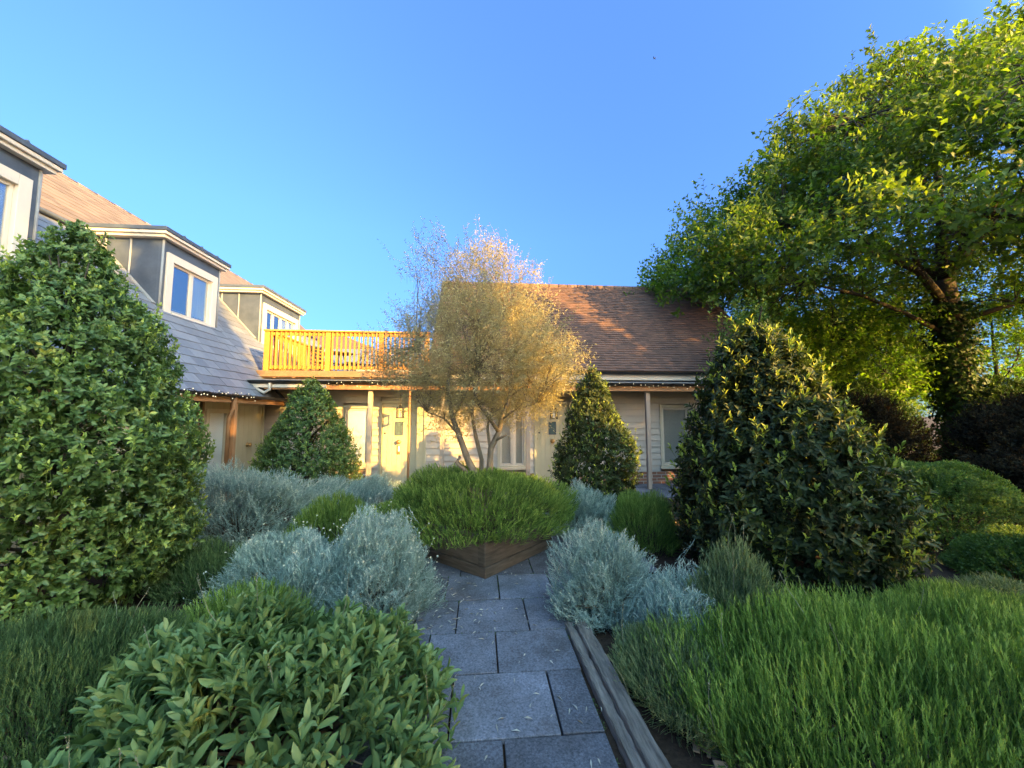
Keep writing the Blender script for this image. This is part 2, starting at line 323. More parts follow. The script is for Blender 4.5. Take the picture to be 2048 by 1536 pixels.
def cone_shrub(name, label, c, prof, leafm, n, L=.075, W=.032, new=.25, lean=(0,0), seed=1, lumpy=.08, cat='shrub', K=8, mature=(.15,.75), group=None, newK=5):
    """a clipped bay: prof = [(height, radius)], leaves on shoots in the outer third, a trunk and limbs inside"""
    root = thing(name, label, cat, (c[0], c[1], 0), group)
    H = np.array([p[0] for p in prof]); Rr = np.array([p[1] for p in prof]); h1 = H[-1]
    z = rng.uniform(H[0], h1, n*4); r = np.interp(z, H, Rr); keep = rng.uniform(0, Rr.max(), n*4) < r + .06
    z = z[keep][:n]; r = r[keep][:n]; ph = rng.uniform(0, 6.283, len(z))
    hole = lump(np.stack([np.cos(ph)*r*2.2, np.sin(ph)*r*2.2, z*1.6], 1), 2.6, seed+9) > -.74 + .25*rng.random(len(z))   # thin places
    z, r, ph = z[hole], r[hole], ph[hole]; N = len(z)
    out = np.stack([np.cos(ph), np.sin(ph), np.zeros(N)], 1)
    u3 = np.concatenate([out, z[:,None]*1.2], 1)[:, [0,1,3]]
    lm = lump(u3, 3.2, seed)*lumpy + lump(u3, 8., seed+3)*lumpy*.5
    slope = np.gradient(Rr, H); up = np.clip(-np.interp(z, H, slope), -.3, 2.)
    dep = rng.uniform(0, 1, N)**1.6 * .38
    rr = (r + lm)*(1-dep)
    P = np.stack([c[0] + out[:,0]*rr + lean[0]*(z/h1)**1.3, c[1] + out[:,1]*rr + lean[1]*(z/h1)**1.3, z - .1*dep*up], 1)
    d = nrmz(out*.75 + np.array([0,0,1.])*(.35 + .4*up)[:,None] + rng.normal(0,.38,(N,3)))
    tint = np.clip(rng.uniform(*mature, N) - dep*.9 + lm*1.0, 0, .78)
    outer = dep < .07; isnew = outer & (rng.uniform(0,1,N) < new)
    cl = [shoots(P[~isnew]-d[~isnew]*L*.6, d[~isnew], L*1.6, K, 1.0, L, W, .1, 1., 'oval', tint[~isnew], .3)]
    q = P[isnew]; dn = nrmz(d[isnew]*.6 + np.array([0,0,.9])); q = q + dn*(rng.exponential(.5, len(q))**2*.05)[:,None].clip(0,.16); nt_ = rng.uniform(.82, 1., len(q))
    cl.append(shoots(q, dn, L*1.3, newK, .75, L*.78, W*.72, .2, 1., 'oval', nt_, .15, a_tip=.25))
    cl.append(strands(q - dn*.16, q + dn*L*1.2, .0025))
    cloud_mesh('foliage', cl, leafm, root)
    tr = MB()
    tr.tube([(c[0],c[1],-.05),(c[0]+.02,c[1],h1*.3),(c[0]+lean[0]*.5,c[1]+lean[1]*.5,h1*.62),(c[0]+lean[0]*.9,c[1]+lean[1]*.9,h1*.9)], [.06,.05,.035,.012], 8)
    for k in range(40):
        zz = random.uniform(.1, .85)*h1; rr_ = float(np.interp(zz, H, Rr))*.75; a = random.uniform(0, 6.28)
        x0, y0 = c[0]+lean[0]*(zz/h1), c[1]+lean[1]*(zz/h1)
        tr.tube([(x0,y0,zz*.8),(x0+math.cos(a)*rr_*.5,y0+math.sin(a)*rr_*.5,zz*.95),(x0+math.cos(a)*rr_,y0+math.sin(a)*rr_,zz*1.08)], [.018,.012,.005], 5)
    tr.build('trunk', M_bark, root, True)
    return root

def mound(name, label, c, rx, ry, h, leafm, n, slen=.2, K=16, ang=.5, L=.03, W=.004, kind='needle', z0=0., cat='plant', spread=.9,
          tint=(.2,.9), rot=0, lumps=.12, seed=1, buds=0, stalks=0, woody=60, group=None, a_tip=.2, lobes=None, flat=2.2, stalk_len=.25, parts=True, upf=1.0, wild=.16, inner=.5):
    """a rounded sub-shrub: leafy shoots rising from a lumpy dome, woody stems beneath"""
    root = thing(name, label, cat, (c[0], c[1], z0), group)
    q = rng.uniform(0,1,n)**.5; ph = rng.uniform(0,6.283,n)
    ux, uy = q*np.cos(ph), q*np.sin(ph)
    zz = (1-q**flat)**(1/1.6)
    edge = rng.uniform(0,1,n) < .25                       # more shoots down the sides
    e = rng.uniform(.05,1,n); zz = np.where(edge, zz*e, zz)
    U = np.stack([ux,uy,zz],1)
    lm = lump(U, 2.6, seed)*lumps + lump(U, 7., seed+5)*lumps*.5
    s = 1 + lm
    x, y = ux*rx*s, uy*ry*s; cr, sr = math.cos(rot), math.sin(rot)
    tip = np.stack([c[0]+x*cr-y*sr, c[1]+x*sr+y*cr, z0 + np.maximum(.03, zz*h*(1+lm*1.3))], 1)
    out = np.stack([ux*cr-uy*sr, ux*sr+uy*cr, np.zeros(n)], 1)
    d = nrmz(out*spread*(.25+q[:,None]) + np.array([0,0,upf]) + rng.normal(0,wild,(n,3)))
    ln = slen*rng.uniform(.7,1.2,n); base = tip - d*ln[:,None]
    base[:,2] = np.maximum(base[:,2], z0+.01)
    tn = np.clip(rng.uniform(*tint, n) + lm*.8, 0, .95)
    cl = [shoots(base, d, ln, K, ang, L, W, .08, 1.0, kind, tn, .22, .3, a_tip), strands(base, tip, .0016 if W < .01 else .003, .04)]
    # inner, darker filling shoots
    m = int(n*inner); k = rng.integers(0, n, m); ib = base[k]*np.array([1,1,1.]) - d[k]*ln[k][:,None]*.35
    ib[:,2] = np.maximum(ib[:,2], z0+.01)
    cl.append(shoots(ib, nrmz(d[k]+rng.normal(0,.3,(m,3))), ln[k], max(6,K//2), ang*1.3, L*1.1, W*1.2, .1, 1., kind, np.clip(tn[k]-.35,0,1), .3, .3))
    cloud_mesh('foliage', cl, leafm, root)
    st = MB()
    for k in range(woody):
        a = random.uniform(0,6.28); r_ = random.uniform(.3,.85)
        ex, ey = math.cos(a)*rx*r_, math.sin(a)*ry*r_
        gx, gy = ex*cr-ey*sr, ex*sr+ey*cr
        st.tube([(c[0]+gx*.12,c[1]+gy*.12,z0-.02),(c[0]+gx*.55,c[1]+gy*.55,z0+h*.22),(c[0]+gx,c[1]+gy,z0+h*(1-r_**2)**.5*.55)], [.009,.007,.003], 5)
    if woody: st.build('stems', M_twig, root)
    if buds:
        k = rng.choice(n, buds); bb = tip[k]; dd = nrmz(d[k] + rng.normal(0,.15,(buds,3))); tp = bb + dd*(rng.uniform(.02,.16,buds))[:,None]
        cl = [strands(bb-dd*.02, tp, .0013)]
        for j in range(7):
            v = rdir(buds); cl.append(cloud(tp - v*.001, v + dd*.6, rdir(buds), .011, .011, .97, 'diamond'))
        cloud_mesh('buds', cl, leafm, root)
    if stalks:
        for k in rng.choice(n, stalks):
          k = np.array([k]); bb = tip[k]; dd = nrmz(out[k]*.35 + np.array([0,0,1.]) + rng.normal(0,.16,(1,3)))
          tp = bb + dd*(rng.uniform(.5,1.1,1)*stalk_len)[:,None]
          cl = [strands(bb-dd*.08, tp, .0019, .05)]
          cl.append(shoots(tp-dd*.05, dd, .06, 8, .5, .010, .006, 0, 1, 'diamond', np.full(1,.4), .3))
          cloud_mesh('dry_stalk', cl, M_stalk, root)
    return root

def branch_path(p, q, n=5, wob=.1, sag=0.):
    p, q = np.array(p,float), np.array(q,float); L = np.linalg.norm(q-p); pts = []
    for i in range(n+1):
        t = i/n; o = (rng.normal(0,1,3)*wob*L*math.sin(math.pi*t)*.5) if 0 < i < n else 0
        pts.append(p + (q-p)*t + o + np.array([0,0,sag*L*math.sin(math.pi*t)]))
    return pts
def leaf_tree(name, label, base, trunk, limbs, tips, leafm, barkm, per, spray, L, W, kind, tint=(.1,.9), cat='tree', droop=0., upb=.5, group=None, twigm=None, tw=.012, extra_limbs=None, outc=None):
    """trunk polyline with radii, limbs as polylines, tips = cluster centres each fed by a twig from the nearest limb point"""
    root = thing(name, label, cat, tuple(base), group)
    t = MB(); t.tube([q[:3] for q in trunk], [q[3] for q in trunk], 12)
    nodes = [np.array(q[:3]) for q in trunk[len(trunk)//2:]]
    for pts, r0, r1 in limbs:
        m = len(pts); t.tube(pts, list(np.linspace(r0, r1, m)), 7); nodes += [np.array(p) for p in pts[1:]]
    t.build('trunk', barkm, root, True)
    N = len(tips); nodes = np.array(nodes)
    dist = np.linalg.norm(tips[:,None,:]-nodes[None,:,:], axis=2); near = nodes[dist.argmin(1)]
    tb = MB()
    for i in range(N):
        if dist[i].min() < 3.5:
            tb.tube(branch_path(near[i], tips[i], 3, .12, .05), [tw, tw*.8, tw*.55, tw*.3], 4, cap=False)
    tb.build('twigs', twigm or barkm, root, True)
    oc = np.array(outc if outc is not None else trunk[-1][:3])
    od = nrmz(tips - oc)
    k = np.repeat(np.arange(N), per); M = len(k)
    d = nrmz(od[k]*.7 + rng.normal(0,.6,(M,3)) + np.array([0,0,upb-droop]))
    st = tips[k] + rng.normal(0,1,(M,3))*spray*.33
    tn = np.clip(rng.uniform(*tint, N)[k] + rng.normal(0,.12,M), 0, 1)
    cl = [shoots(st, d, spray*.8, 7, .95, L, W, .0, 1., kind, tn, .45, .2)]
    cl.append(strands(st - d*spray*.2, st + d*spray*.75, tw*.22))
    cloud_mesh('crown', cl, leafm, root)
    return root
# ------------------------------------------------------------------ ground and path
g = MB(); g.add([(-900,-900,0),(900,-900,0),(900,900,0),(-900,900,0)], [(0,1,2,3)]); tag(g.build('ground', M_soil), kind='structure')
sl = MB(); JT = .011
EDG = []
def slab(x0, x1, y0, y1):
    EDG.append((x0, x1, y0, y1))
    h = .030 + random.uniform(-.002,.002); a = [random.uniform(-.003,.003) for _ in range(4)]; t = random.random()
    x0 += JT/2+a[0]*.6; x1 -= JT/2+a[1]*.6; y0 += JT/2+a[2]*.6; y1 -= JT/2+a[3]*.6
    sl.box(x0, x1, y0, y1, -.02, h, t)
for y0, y1, xs in [(-1.0,-.45,[-.75,-.2,.3,.66]), (-.45,.1,[-.75,-.05,.66]), (.1,.6,[-.75,-.4,.2,.66]), (.6,1.08,[-.75,-.1,.66]), (1.08,1.58,[-.75,-.3,.25,.66]), (1.58,2.075,[-.75,-.3,.13,.66]), (2.075,2.575,[-.75,-.15,.435,.66]), (2.575,3.045,[-.75,-.35,.13,.67]),
                   (3.045,3.56,[-.85,-.5,-.17,.395,.72]), (3.56,4.08,[-.85,-.3,.19,.70,1.1])]:
    for a, b in zip(xs, xs[1:]): slab(a, b, y0, y1)
y = 4.08; row = 0
while y < 6.4:
    x = -1.75 + random.uniform(-.2, .1)
    while x < 1.7:
        ww = random.choice([.45,.6,.6,.75]); slab(x, min(x+ww,1.9), y, y+.5); x += ww
    y += .5
y = 7.6
while y < 9.1:
    x = -4.8
    while x < 6.4:
        ww = random.choice([.45,.6,.6]); slab(x, x+ww, y, y+.5); x += ww
    y += .5
tag(sl.build('path', M_slab, bevel=.004), kind='structure')
P = []
for x0, x1, y0, y1 in EDG:                                     # moss and weeds rooted in the open joints
    if y1 > 6.5: continue
    for k in range(34):
        t = random.random()
        P.append((x0+(x1-x0)*t, y1, 0) if k % 2 else (x1, y0+(y1-y0)*t, 0))
P = np.array(P); P = P[lump(P, 3.1, 77) > -.05]; P = np.repeat(P, 5, 0) + rng.normal(0,1,(len(P)*5,3))*np.array([.006,.006,0]) + np.array([0,0,.016])
dd = nrmz(rng.normal(0,.6,(len(P),3)) + np.array([0,0,1.]))
tag(cloud_mesh('joint_moss', [cloud(P, dd, rdir(len(P)), rng.uniform(.010,.024,len(P)), rng.uniform(.004,.008,len(P)), rng.uniform(0,.7,len(P)), 'diamond')], L_lavd), 'green moss growing in the joints between the paving slabs', 'moss', kind='stuff')

def sleeper(p, q, wdt, h, label, seed):
    random.seed(seed); p, q = np.array(p), np.array(q); d = q-p; L = np.linalg.norm(d[:2]); u = d/L; n = np.array([-u[1],u[0]])
    mb = MB(); N = 40; V = []
    for i in range(N+1):
        c = p + d*i/N
        for k, (a, b) in enumerate([(-.5,-.02),(-.5,.9),(-.44,1.),(-.2,1.),(.05,1.),(.3,1.),(.45,1.),(.5,.9),(.5,-.02)]):
            wob = random.uniform(-.006,.006); o = n*(a*wdt + wob*.6); V.append((c[0]+o[0], c[1]+o[1], b*h + (wob if b > .5 else 0)))
    F = [(i*9+k,i*9+(k+1)%9,(i+1)*9+(k+1)%9,(i+1)*9+k) for i in range(N) for k in range(9)] + [tuple(range(9))[::-1], tuple(range(N*9,N*9+9))]
    mb.add(V, F, random.random())
    o = mb.build('timber_sleeper', M_sleeper); return tag(o, label, 'sleeper', 'timber sleepers edging the path')
sleeper((.700,3.09),(.755,1.1), .060, .055, 'weathered grey sleeper edging the path, the narrow low one that touches the slabs', 3)
sleeper((.782,3.04),(.835,1.1), .095, .085, 'wider and taller grey sleeper between the narrow one and the mulch', 5)
random.seed(4)
ch = MB()
for k in range(1500):
    if k < 900: x, y = random.gauss(1.3,.28), random.uniform(1.0,2.9)
    else: x, y = random.uniform(-3,3.5), random.uniform(.9,6)
    if x < 1.0 and k < 900: continue
    if -.8 < x < 1.05 and y < 6.2: continue
    a = random.uniform(0,6.28); l, wd = random.uniform(.012,.04), random.uniform(.006,.016)
    ch.obox((x,y,.006+random.uniform(0,.02)), (l*math.cos(a),l*math.sin(a),random.uniform(-.01,.01)), (-wd*math.sin(a),wd*math.cos(a),random.uniform(-.006,.006)), (0,0,.003))
tag(ch.build('wood_chips', M_chip), 'loose brown wood chips covering the soil of the beds', 'mulch', kind='stuff')
n = 170; P = np.stack([rng.uniform(-.8,.7,n), rng.uniform(1.6,4.4,n), np.full(n,.036)],1); P[:60,0] = rng.uniform(-.5,.15,60); P[:60,1] = rng.uniform(3.0,4.0,60)
dd = np.stack([*(rng.normal(size=(2,n))), rng.uniform(-.05,.15,n)],1)
tag(cloud_mesh('fallen_leaves', [cloud(P, dd, np.array([[0,0,1.]])+rng.normal(0,.3,(n,3)), rng.uniform(.03,.06,n), rng.uniform(.006,.012,n), rng.uniform(0,1,n), 'diamond')], L_dry), 'thin pale dead leaves scattered on the paving slabs', 'leaf litter', kind='stuff')

# ------------------------------------------------------------------ roof tiling
def tiles(mb, O, u, v, ul, vl, gauge, wd, th, jit=.06, clip=None):
    O, u, v = (np.array(q,float) for q in (O,u,v)); n = np.cross(u, v); n /= np.linalg.norm(n)
    if n[2] < 0: n = -n
    nc = int(round(vl/gauge)); g_ = vl/nc
    for i in range(nc):
        x = -wd*(.5 if i % 2 else 0)
        while x < ul:
            a, b = max(x,0), min(x+wd,ul); x += wd
            if b - a < .02: continue
            p = O + v*(i*g_); lift = th*random.uniform(.85,1.2)
            A = p+u*(a+.0015)+n*lift; B = p+u*(b-.0015)+n*lift*random.uniform(.95,1.05); top = v*(g_*1.01); lo = n*th*.95
            jx = -v*random.uniform(0,jit*gauge)
            mb.add([A+jx-lo, B+jx-lo, B+jx, A+jx, A+top-lo*.9, B+top-lo*.9], [(0,1,2,3),(3,2,5,4),(0,3,4),(1,5,2)], random.random())

# ------------------------------------------------------------------ right cottage
WY = 9.2
rh = thing('cottage', 'cream weatherboarded cottage with brown clay tiled roof and roof terrace, facing the garden', 'house', (1.0, WY, 0))
X0, X1 = -4.87, 7.4
core = MB(); core.box(X0, X1, WY+.13, 15, 0, 2.5)
core.add([(-1.1,WY+.1,2.5),(X1-.1,WY+.1,2.5),(X1-.1,15,2.5),(-1.1,15,2.5),(-1.1,12.1,5.72),(X1-.1,12.1,5.72)], [(0,1,5,4),(2,3,4,5),(0,4,3),(1,2,5),(0,3,2,1)])
core.build('wall', M_clap, rh)
OPEN = [(-2.30,-1.24,0,2.0), (-3.14,-2.50,.48,1.90), (.42,1.12,.42,1.84), (1.30,2.20,0,1.98), (4.42,5.22,.40,1.92)]
cb = MB(); zz = .30; random.seed(8)
while zz < 2.42:
    segs = [(X0, X1)]
    for a, b, c0, c1 in OPEN:
        if zz+.15 > c0+.01 and zz < c1-.01:
            segs = [s for q in segs for s in ((q[0], min(q[1], a)), (max(q[0], b), q[1])) if s[1]-s[0] > .01]
    for a, b in segs:
        e = random.uniform(-.002,.002)
        cb.ext([(WY-.034+e, zz), (WY-.034+e, zz+.012), (WY-.008, zz+.150), (WY+.129, zz+.150), (WY+.129, zz)], a, b, 0)
    zz += .15
cb.build('weatherboarding', M_clap, rh)
pl = MB()
for a, b in [(X0,-2.30),(-1.24,1.30),(2.20,X1)]: pl.box(a, b, WY-.012, WY+.12, -.05, .298)
pl.box(-3.14,-2.50,WY-.03,WY-.013,.0,.40)
pl.build('brick_plinth', M_brick, rh)

def window(root, x0, x1, z0, z1, blind=True, sides=1, slats=True, mullion=None):
    fr = MB(); t = .07; ya, yb = WY-.045, WY+.10
    fr.box(x0, x0+t, ya, yb, z0, z1); fr.box(x1-t, x1, ya, yb, z0, z1)
    fr.box(x0+t, x1-t, ya, yb, z1-t, z1); fr.box(x0+t, x1-t, ya, yb, z0, z0+t)
    f = fr.build('window', M_trim, root, bevel=.004)
    si = MB(); si.box(x0-.03, x1+.03, WY-.085, WY-.0455, z0-.03, z0+.02); si.build('sill', M_trim, f, bevel=.004)
    s2 = MB(); a0, a1, b0, b1 = x0+t, x1-t, z0+t, z1-t; k = .04; y0, y1 = WY-.005, WY+.05
    cells = [(a0,a1)] if mullion is None else [(a0,mullion-.025),(mullion+.025,a1)]
    if mullion: s2.box(mullion-.025, mullion+.025, WY-.03, WY+.06, b0, b1)
    for c0, c1 in cells:
        s2.box(c0,c0+k,y0,y1,b0,b1); s2.box(c1-k,c1,y0,y1,b0,b1); s2.box(c0+k,c1-k,y0,y1,b1-k,b1); s2.box(c0+k,c1-k,y0,y1,b0,b0+k)
    s2.build('sash', M_white, f, bevel=.003)
    gl = MB()
    for c0, c1 in cells: gl.box(c0+k, c1-k, WY+.004, WY+.008, b0+k, b1-k)
    gl.build('pane', M_glass, f)
    bl = MB(); z = b0+k
    if slats:
        while z < b1-k-.01:
            bl.obox(((a0+a1)/2, WY+.035, z+.012), ((a1-a0)/2-.03,0,0), (0,.011,-.007), (0,.0006,.001)); z += .024
        bl.build('blind', M_blind, f)
    else:
        bl.box(a0+.02, a1-.02, WY+.022, WY+.026, b0+.02, b1-.01); bl.build('blind', M_blind, f)
window(rh, -3.14, -2.50, .48, 1.90, slats=False)
window(rh, .42, 1.12, .42, 1.84, mullion=.80)
window(rh, 4.42, 5.22, .40, 1.92)

def plank_door(root, x0, x1, z1, kx, glass=True, letter=False, right_panel=0.):
    fr = MB(); t = .05; ya, yb = WY-.05, WY+.11
    fr.box(x0, x0+t, ya, yb, 0, z1); fr.box(x1-t, x1, ya, yb, 0, z1); fr.box(x0+t, x1-t, ya, yb, z1-t, z1)
    if right_panel: fr.box(x1-t-right_panel, x1-t-.0005, WY-.02, yb, 0, z1-t-.0005)
    d = fr.build('door', M_door, root, bevel=.004)
    a, b = x0+t+.004, x1-t-.004-right_panel; lf = MB(); npl = 7; pw = (b-a)/npl
    for k in range(npl): lf.box(a+k*pw+.0015, a+(k+1)*pw-.0015, WY+.02, WY+.07, .02, z1-t-.004, random.uniform(.3,.7))
    lf.box(a, b, WY+.03, WY+.065, .022, z1-t-.006, .5)
    lf.build('door_leaf', M_door, d, bevel=.003)
    kb = MB(); kb.lathe((kx, WY+.02, 1.05), [(.052,0),(.052,-.012),(.03,-.018),(.02,-.03),(.026,-.045),(.045,-.058),(.046,-.068),(.03,-.078),(0.001,-.080)], 1, 20)
    kb.build('knob', M_brass, d, True)
    if glass:
        gf = MB(); gx0, gx1, g0, g1 = kx-.075, kx+.075, 1.22, 1.50
        gf.box(gx0-.015,gx0,WY+.005,WY+.0195,g0-.015,g1+.015); gf.box(gx1,gx1+.015,WY+.005,WY+.0195,g0-.015,g1+.015)
        gf.box(gx0,gx1,WY+.005,WY+.0195,g1,g1+.015); gf.box(gx0,gx1,WY+.005,WY+.0195,g0-.015,g0)
        for q in ((-.075,-.14,0,-.02),(0,-.02,.075,-.14),(-.075,.14,0,.02),(0,.02,.075,.14),(-.04,-.14,-.04,.14),(.04,-.14,.04,.14)):
            gf.bar((kx+q[0],WY+.012,1.36+q[1]),(kx+q[2],WY+.012,1.36+q[3]),.006,.006,(0,1,0))
        gf.build('lead_came', M_lead, d)
        gp = MB(); gp.box(gx0, gx1, WY+.014, WY+.0185, g0, g1); gp.build('door_pane', mat('obscure_glass',(.05,.09,.09),(.12,.17,.17),.25,30,.5), d)
    lk = MB(); lk.lathe((kx-.32, WY+.02, 1.25), [(.02,0),(.02,-.012),(.001,-.014)], 1, 12); lk.build('lock', M_metal, d)
    if letter:
        lt = MB(); lt.box(kx-.04,kx+.035,WY+.008,WY+.0195,.76,.97); lt.build('letter_plate', M_brass, d, bevel=.004)
        l2 = MB(); l2.box(kx-.012,kx+.03,WY+.003,WY+.0075,.83,.955); l2.build('notice_card', M_blind, d)
    return d
plank_door(rh, -2.30, -1.24, 2.0, -1.87, letter=True, right_panel=.18)
plank_door(rh, 1.30, 2.20, 1.98, 1.75)

# canopy: sloping lead roof, soffit, fascia, gutter, posts
cn = MB(); cn.ext([(8.33,2.375),(8.33,2.395),(WY-.03,2.50),(WY-.03,2.47)], X0-.16, X1+.2, 0)
cn.build('canopy_roof', M_lead, rh)
sf = MB(); sf.box(X0+.3, X1+.2, 8.372, WY-.03, 2.255, 2.27); sf.build('soffit', M_clap, rh)
fa = MB(); fa.box(X0+.42, X1+.2, 8.335, 8.37, 2.205, 2.315); fa.build('canopy_fascia', M_copper, rh, bevel=.003)
fw = MB(); fw.box(X0+.02, -3.2, 8.30, 8.334, 2.24, 2.31); fw.build('gutter_board', M_white, rh, bevel=.003)
def gutter(mb, p, q, r=.055, outv=(0,-1,0)):
    p, q, o = (np.array(k,float) for k in (p,q,outv)); up = np.array([0,0,1.]); V = []; m = 9
    for e in (p, q):
        for k in range(m): th = math.pi*k/(m-1); V.append(e - o*r*math.cos(th) - up*r*math.sin(th))
        for k in range(m): th = math.pi*(1-k/(m-1)); V.append(e - o*(r-.006)*math.cos(th) - up*(r-.006)*math.sin(th))
    n = 2*m; mb.add(V, [(i,(i+1)%n,n+(i+1)%n,n+i) for i in range(n)] + [tuple(range(m)), tuple(range(n,n+m))])
gu = MB(); gutter(gu, (X0-.15,8.27,2.385), (X1+.2,8.27,2.375)); 
for x in np.arange(-4.7,6.6,.9): gu.box(x-.012,x+.012,8.215,8.335,2.318,2.327)
gu.build('canopy_gutter', M_black, rh)
ed = MB(); ed.box(X0-.16, X1+.2, 8.20, 8.212, 2.383, 2.392); ed.build('gutter_edge', M_grey, rh)
mg = MB(); gutter(mg, (-1.1,8.84,2.70), (X1+.3,8.84,2.70), .06); mg.build('main_gutter', M_black, rh)
mf = MB(); mf.box(-1.12, X1+.2, 8.92, 8.95, 2.51, 2.70); mf.box(-1.12, X1+.2, 8.951, WY+.1, 2.51, 2.52); mf.build('eaves_fascia', M_white, rh, bevel=.003)
mf2 = MB(); mf2.box(-1.12, X1+.2, 9.0, 9.03, 2.42, 2.5); mf2.build('flashing', M_lead, rh)
for x in (-2.33, -.80, 1.06, 3.80, 5.6):
    p = MB(); p.box(x-.045, x+.045, 8.42, 8.51, .02, 2.254); p.build('post', M_post, rh, bevel=.006)
dp = MB(); dp.tube([(-1.50,8.33,2.3),(-1.50,8.40,2.2),(-1.50,8.42,1.2),(-1.50,8.42,.02)], .026, 10); dp.build('downpipe', M_copper, rh, True)
ep = MB(); ep.tube([(-4.30,8.27,2.33),(-4.30,8.27,2.2),(-4.42,8.3,2.13),(-4.60,8.32,2.22)], .03, 10); ep.build('gutter_outlet', M_white, rh, True)
# tiled roof
tl = MB(); RZ = 5.87; RYY = 12.1; ln = math.hypot(RYY-8.86, RZ-2.70); v = np.array([0,(RYY-8.86)/ln,(RZ-2.70)/ln])
random.seed(2)
tiles(tl, (-1.2,8.86,2.72), (1,0,0), v, 8.7, ln, .10, .165, .022)
sl2 = MB(); sl2.add([(-1.2,8.87,2.70),(7.5,8.87,2.70),(7.5,RYY,RZ-.01),(-1.2,RYY,RZ-.01),(-1.2,15.3,2.70),(7.5,15.3,2.70)], [(0,1,2,3),(3,2,5,4)])
tr_ = tl.build('tiled_roof', M_tile, rh); sl2.build('roof_felt', M_tile, tr_)
rd = MB()
for k in range(28):
    x = -1.2+k*.31; rd.lathe((x, RYY, RZ-.03), [(.10,.003),(.105,.02),(.10,.30)], 0, 12)
rd.build('ridge_tiles', M_tile, tr_, True)
# terrace deck on the flat part
dk = MB()
for k in range(28): dk.box(X0-.6+0*k, -1.22, 8.99+k*.145, 8.99+k*.145+.138, 2.632, 2.662)
dk.build('terrace_decking', M_deck, rh)
ef = MB(); ef.box(X0-.08, -1.16, 8.955, 8.985, 2.53, 2.668); ef.box(X0-.02, -1.2, 9.02, 9.05, 2.50, 2.63)
for x in np.arange(-4.6,-1.2,.42): ef.box(x-.03,x+.03,8.9855,9.6,2.50,2.53)
ef.build('terrace_edge', M_deck, rh, bevel=.003)

# ------------------------------------------------------------------ terrace balustrade
bal = thing('balustrade', 'orange timber balustrade with square balusters around the roof terrace', 'railing', (-3, 9.05, 2.663))
PX = [-4.80, -3.47, -2.28, -1.24]
for x in PX:
    p = MB(); p.box(x-.055, x+.055, 9.0, 9.1, 2.664, 3.565); p.build('post', M_rail, bal, bevel=.005)
for y in (10.6, 12.0):
    p = MB(); p.box(-4.85, -4.75, y, y+.1, 2.664, 3.565); p.build('post', M_rail, bal, bevel=.005)
rl = MB(); rl.box(-4.87, -1.17, 8.975, 9.125, 3.566, 3.605); rl.box(-4.87,-4.73,9.126,12.1,3.566,3.605)
rl.build('handrail', M_rail, bal, bevel=.006)
for a, b in zip(PX, PX[1:]):
    for z0, z1 in ((3.48,3.55),(2.72,2.79)): q = MB(); q.box(a+.0555, b-.0555, 9.03, 9.07, z0, z1); q.build('rail', M_rail, bal, bevel=.004)
    nb = int((b-a-.11)/.097); stp = (b-a-.11)/nb
    for k in range(nb):
        x = a+.055+stp*(k+.5); m = MB(); m.box(x-.018, x+.018, 9.0, 9.029, 2.70, 3.562); m.build('baluster', M_rail, bal)
for a, b in ((9.1,10.6),(10.7,12.0)):
    for z0, z1 in ((3.48,3.55),(2.72,2.79)): q = MB(); q.box(-4.82,-4.78,a+.001,b-.001,z0,z1); q.build('rail', M_rail, bal, bevel=.004)
    nb = int((b-a)/.11)
    for k in range(nb):
        y = a+(b-a)*(k+.5)/nb; m = MB(); m.box(-4.779,-4.75,y-.018,y+.018,2.70,3.562); m.build('baluster', M_rail, bal)

def chair(x, y, a, z, label):
    r = thing('patio_chair', label, 'chair', (x,y,z), 'patio chairs on the roof terrace'); c_, s_ = math.cos(a), math.sin(a)
    T = lambda p: (x+p[0]*c_-p[1]*s_, y+p[0]*s_+p[1]*c_, z+p[2])
    m = MB()
    for i in range(5): m.obox(T((0,-.18+i*.09,.44)), np.array(T((.21,0,0)))-np.array(T((0,0,0))), np.array(T((0,.037,0)))-np.array(T((0,0,0))), (0,0,.01))
    m.build('seat', M_metal, r)
    m = MB()
    for i in range(4): m.obox(T((0,.24+i*.03,.58+i*.1)), np.array(T((.20,0,0)))-np.array(T((0,0,0))), (0,0,.032), np.array(T((0,.009,0)))-np.array(T((0,0,0))))
    m.build('backrest', M_metal, r)
    for sx_ in (-.21,.21):
        m = MB(); m.bar(T((sx_,-.22,0)), T((sx_,.36,.95)), .025,.025); m.build('leg', M_metal, r)
        m = MB(); m.bar(T((sx_*.9,.24,0)), T((sx_*.9,-.2,.44)), .025,.025); m.build('leg', M_metal, r)
chair(-4.25, 10.9, 1.2, 2.663, 'dark slatted chair left of the terrace table behind the balustrade')
chair(-3.45, 10.9, -1.3, 2.663, 'dark slatted chair right of the terrace table behind the balustrade')
tb = thing('terrace_table', 'small dark table between the two chairs on the roof terrace', 'table', (-3.85,10.9,2.663))
m = MB(); m.lathe((-3.85,10.9,3.36),[(.33,0),(.33,.025)],2,24); m.build('tabletop', M_metal, tb)
for k in range(3):
    a = k*2.094+.3; m = MB(); m.tube([(-3.85+.06*math.cos(a),10.9+.06*math.sin(a),3.36),(-3.85+.27*math.cos(a),10.9+.27*math.sin(a),2.664)], .014, 6); m.build('leg', M_metal, tb)

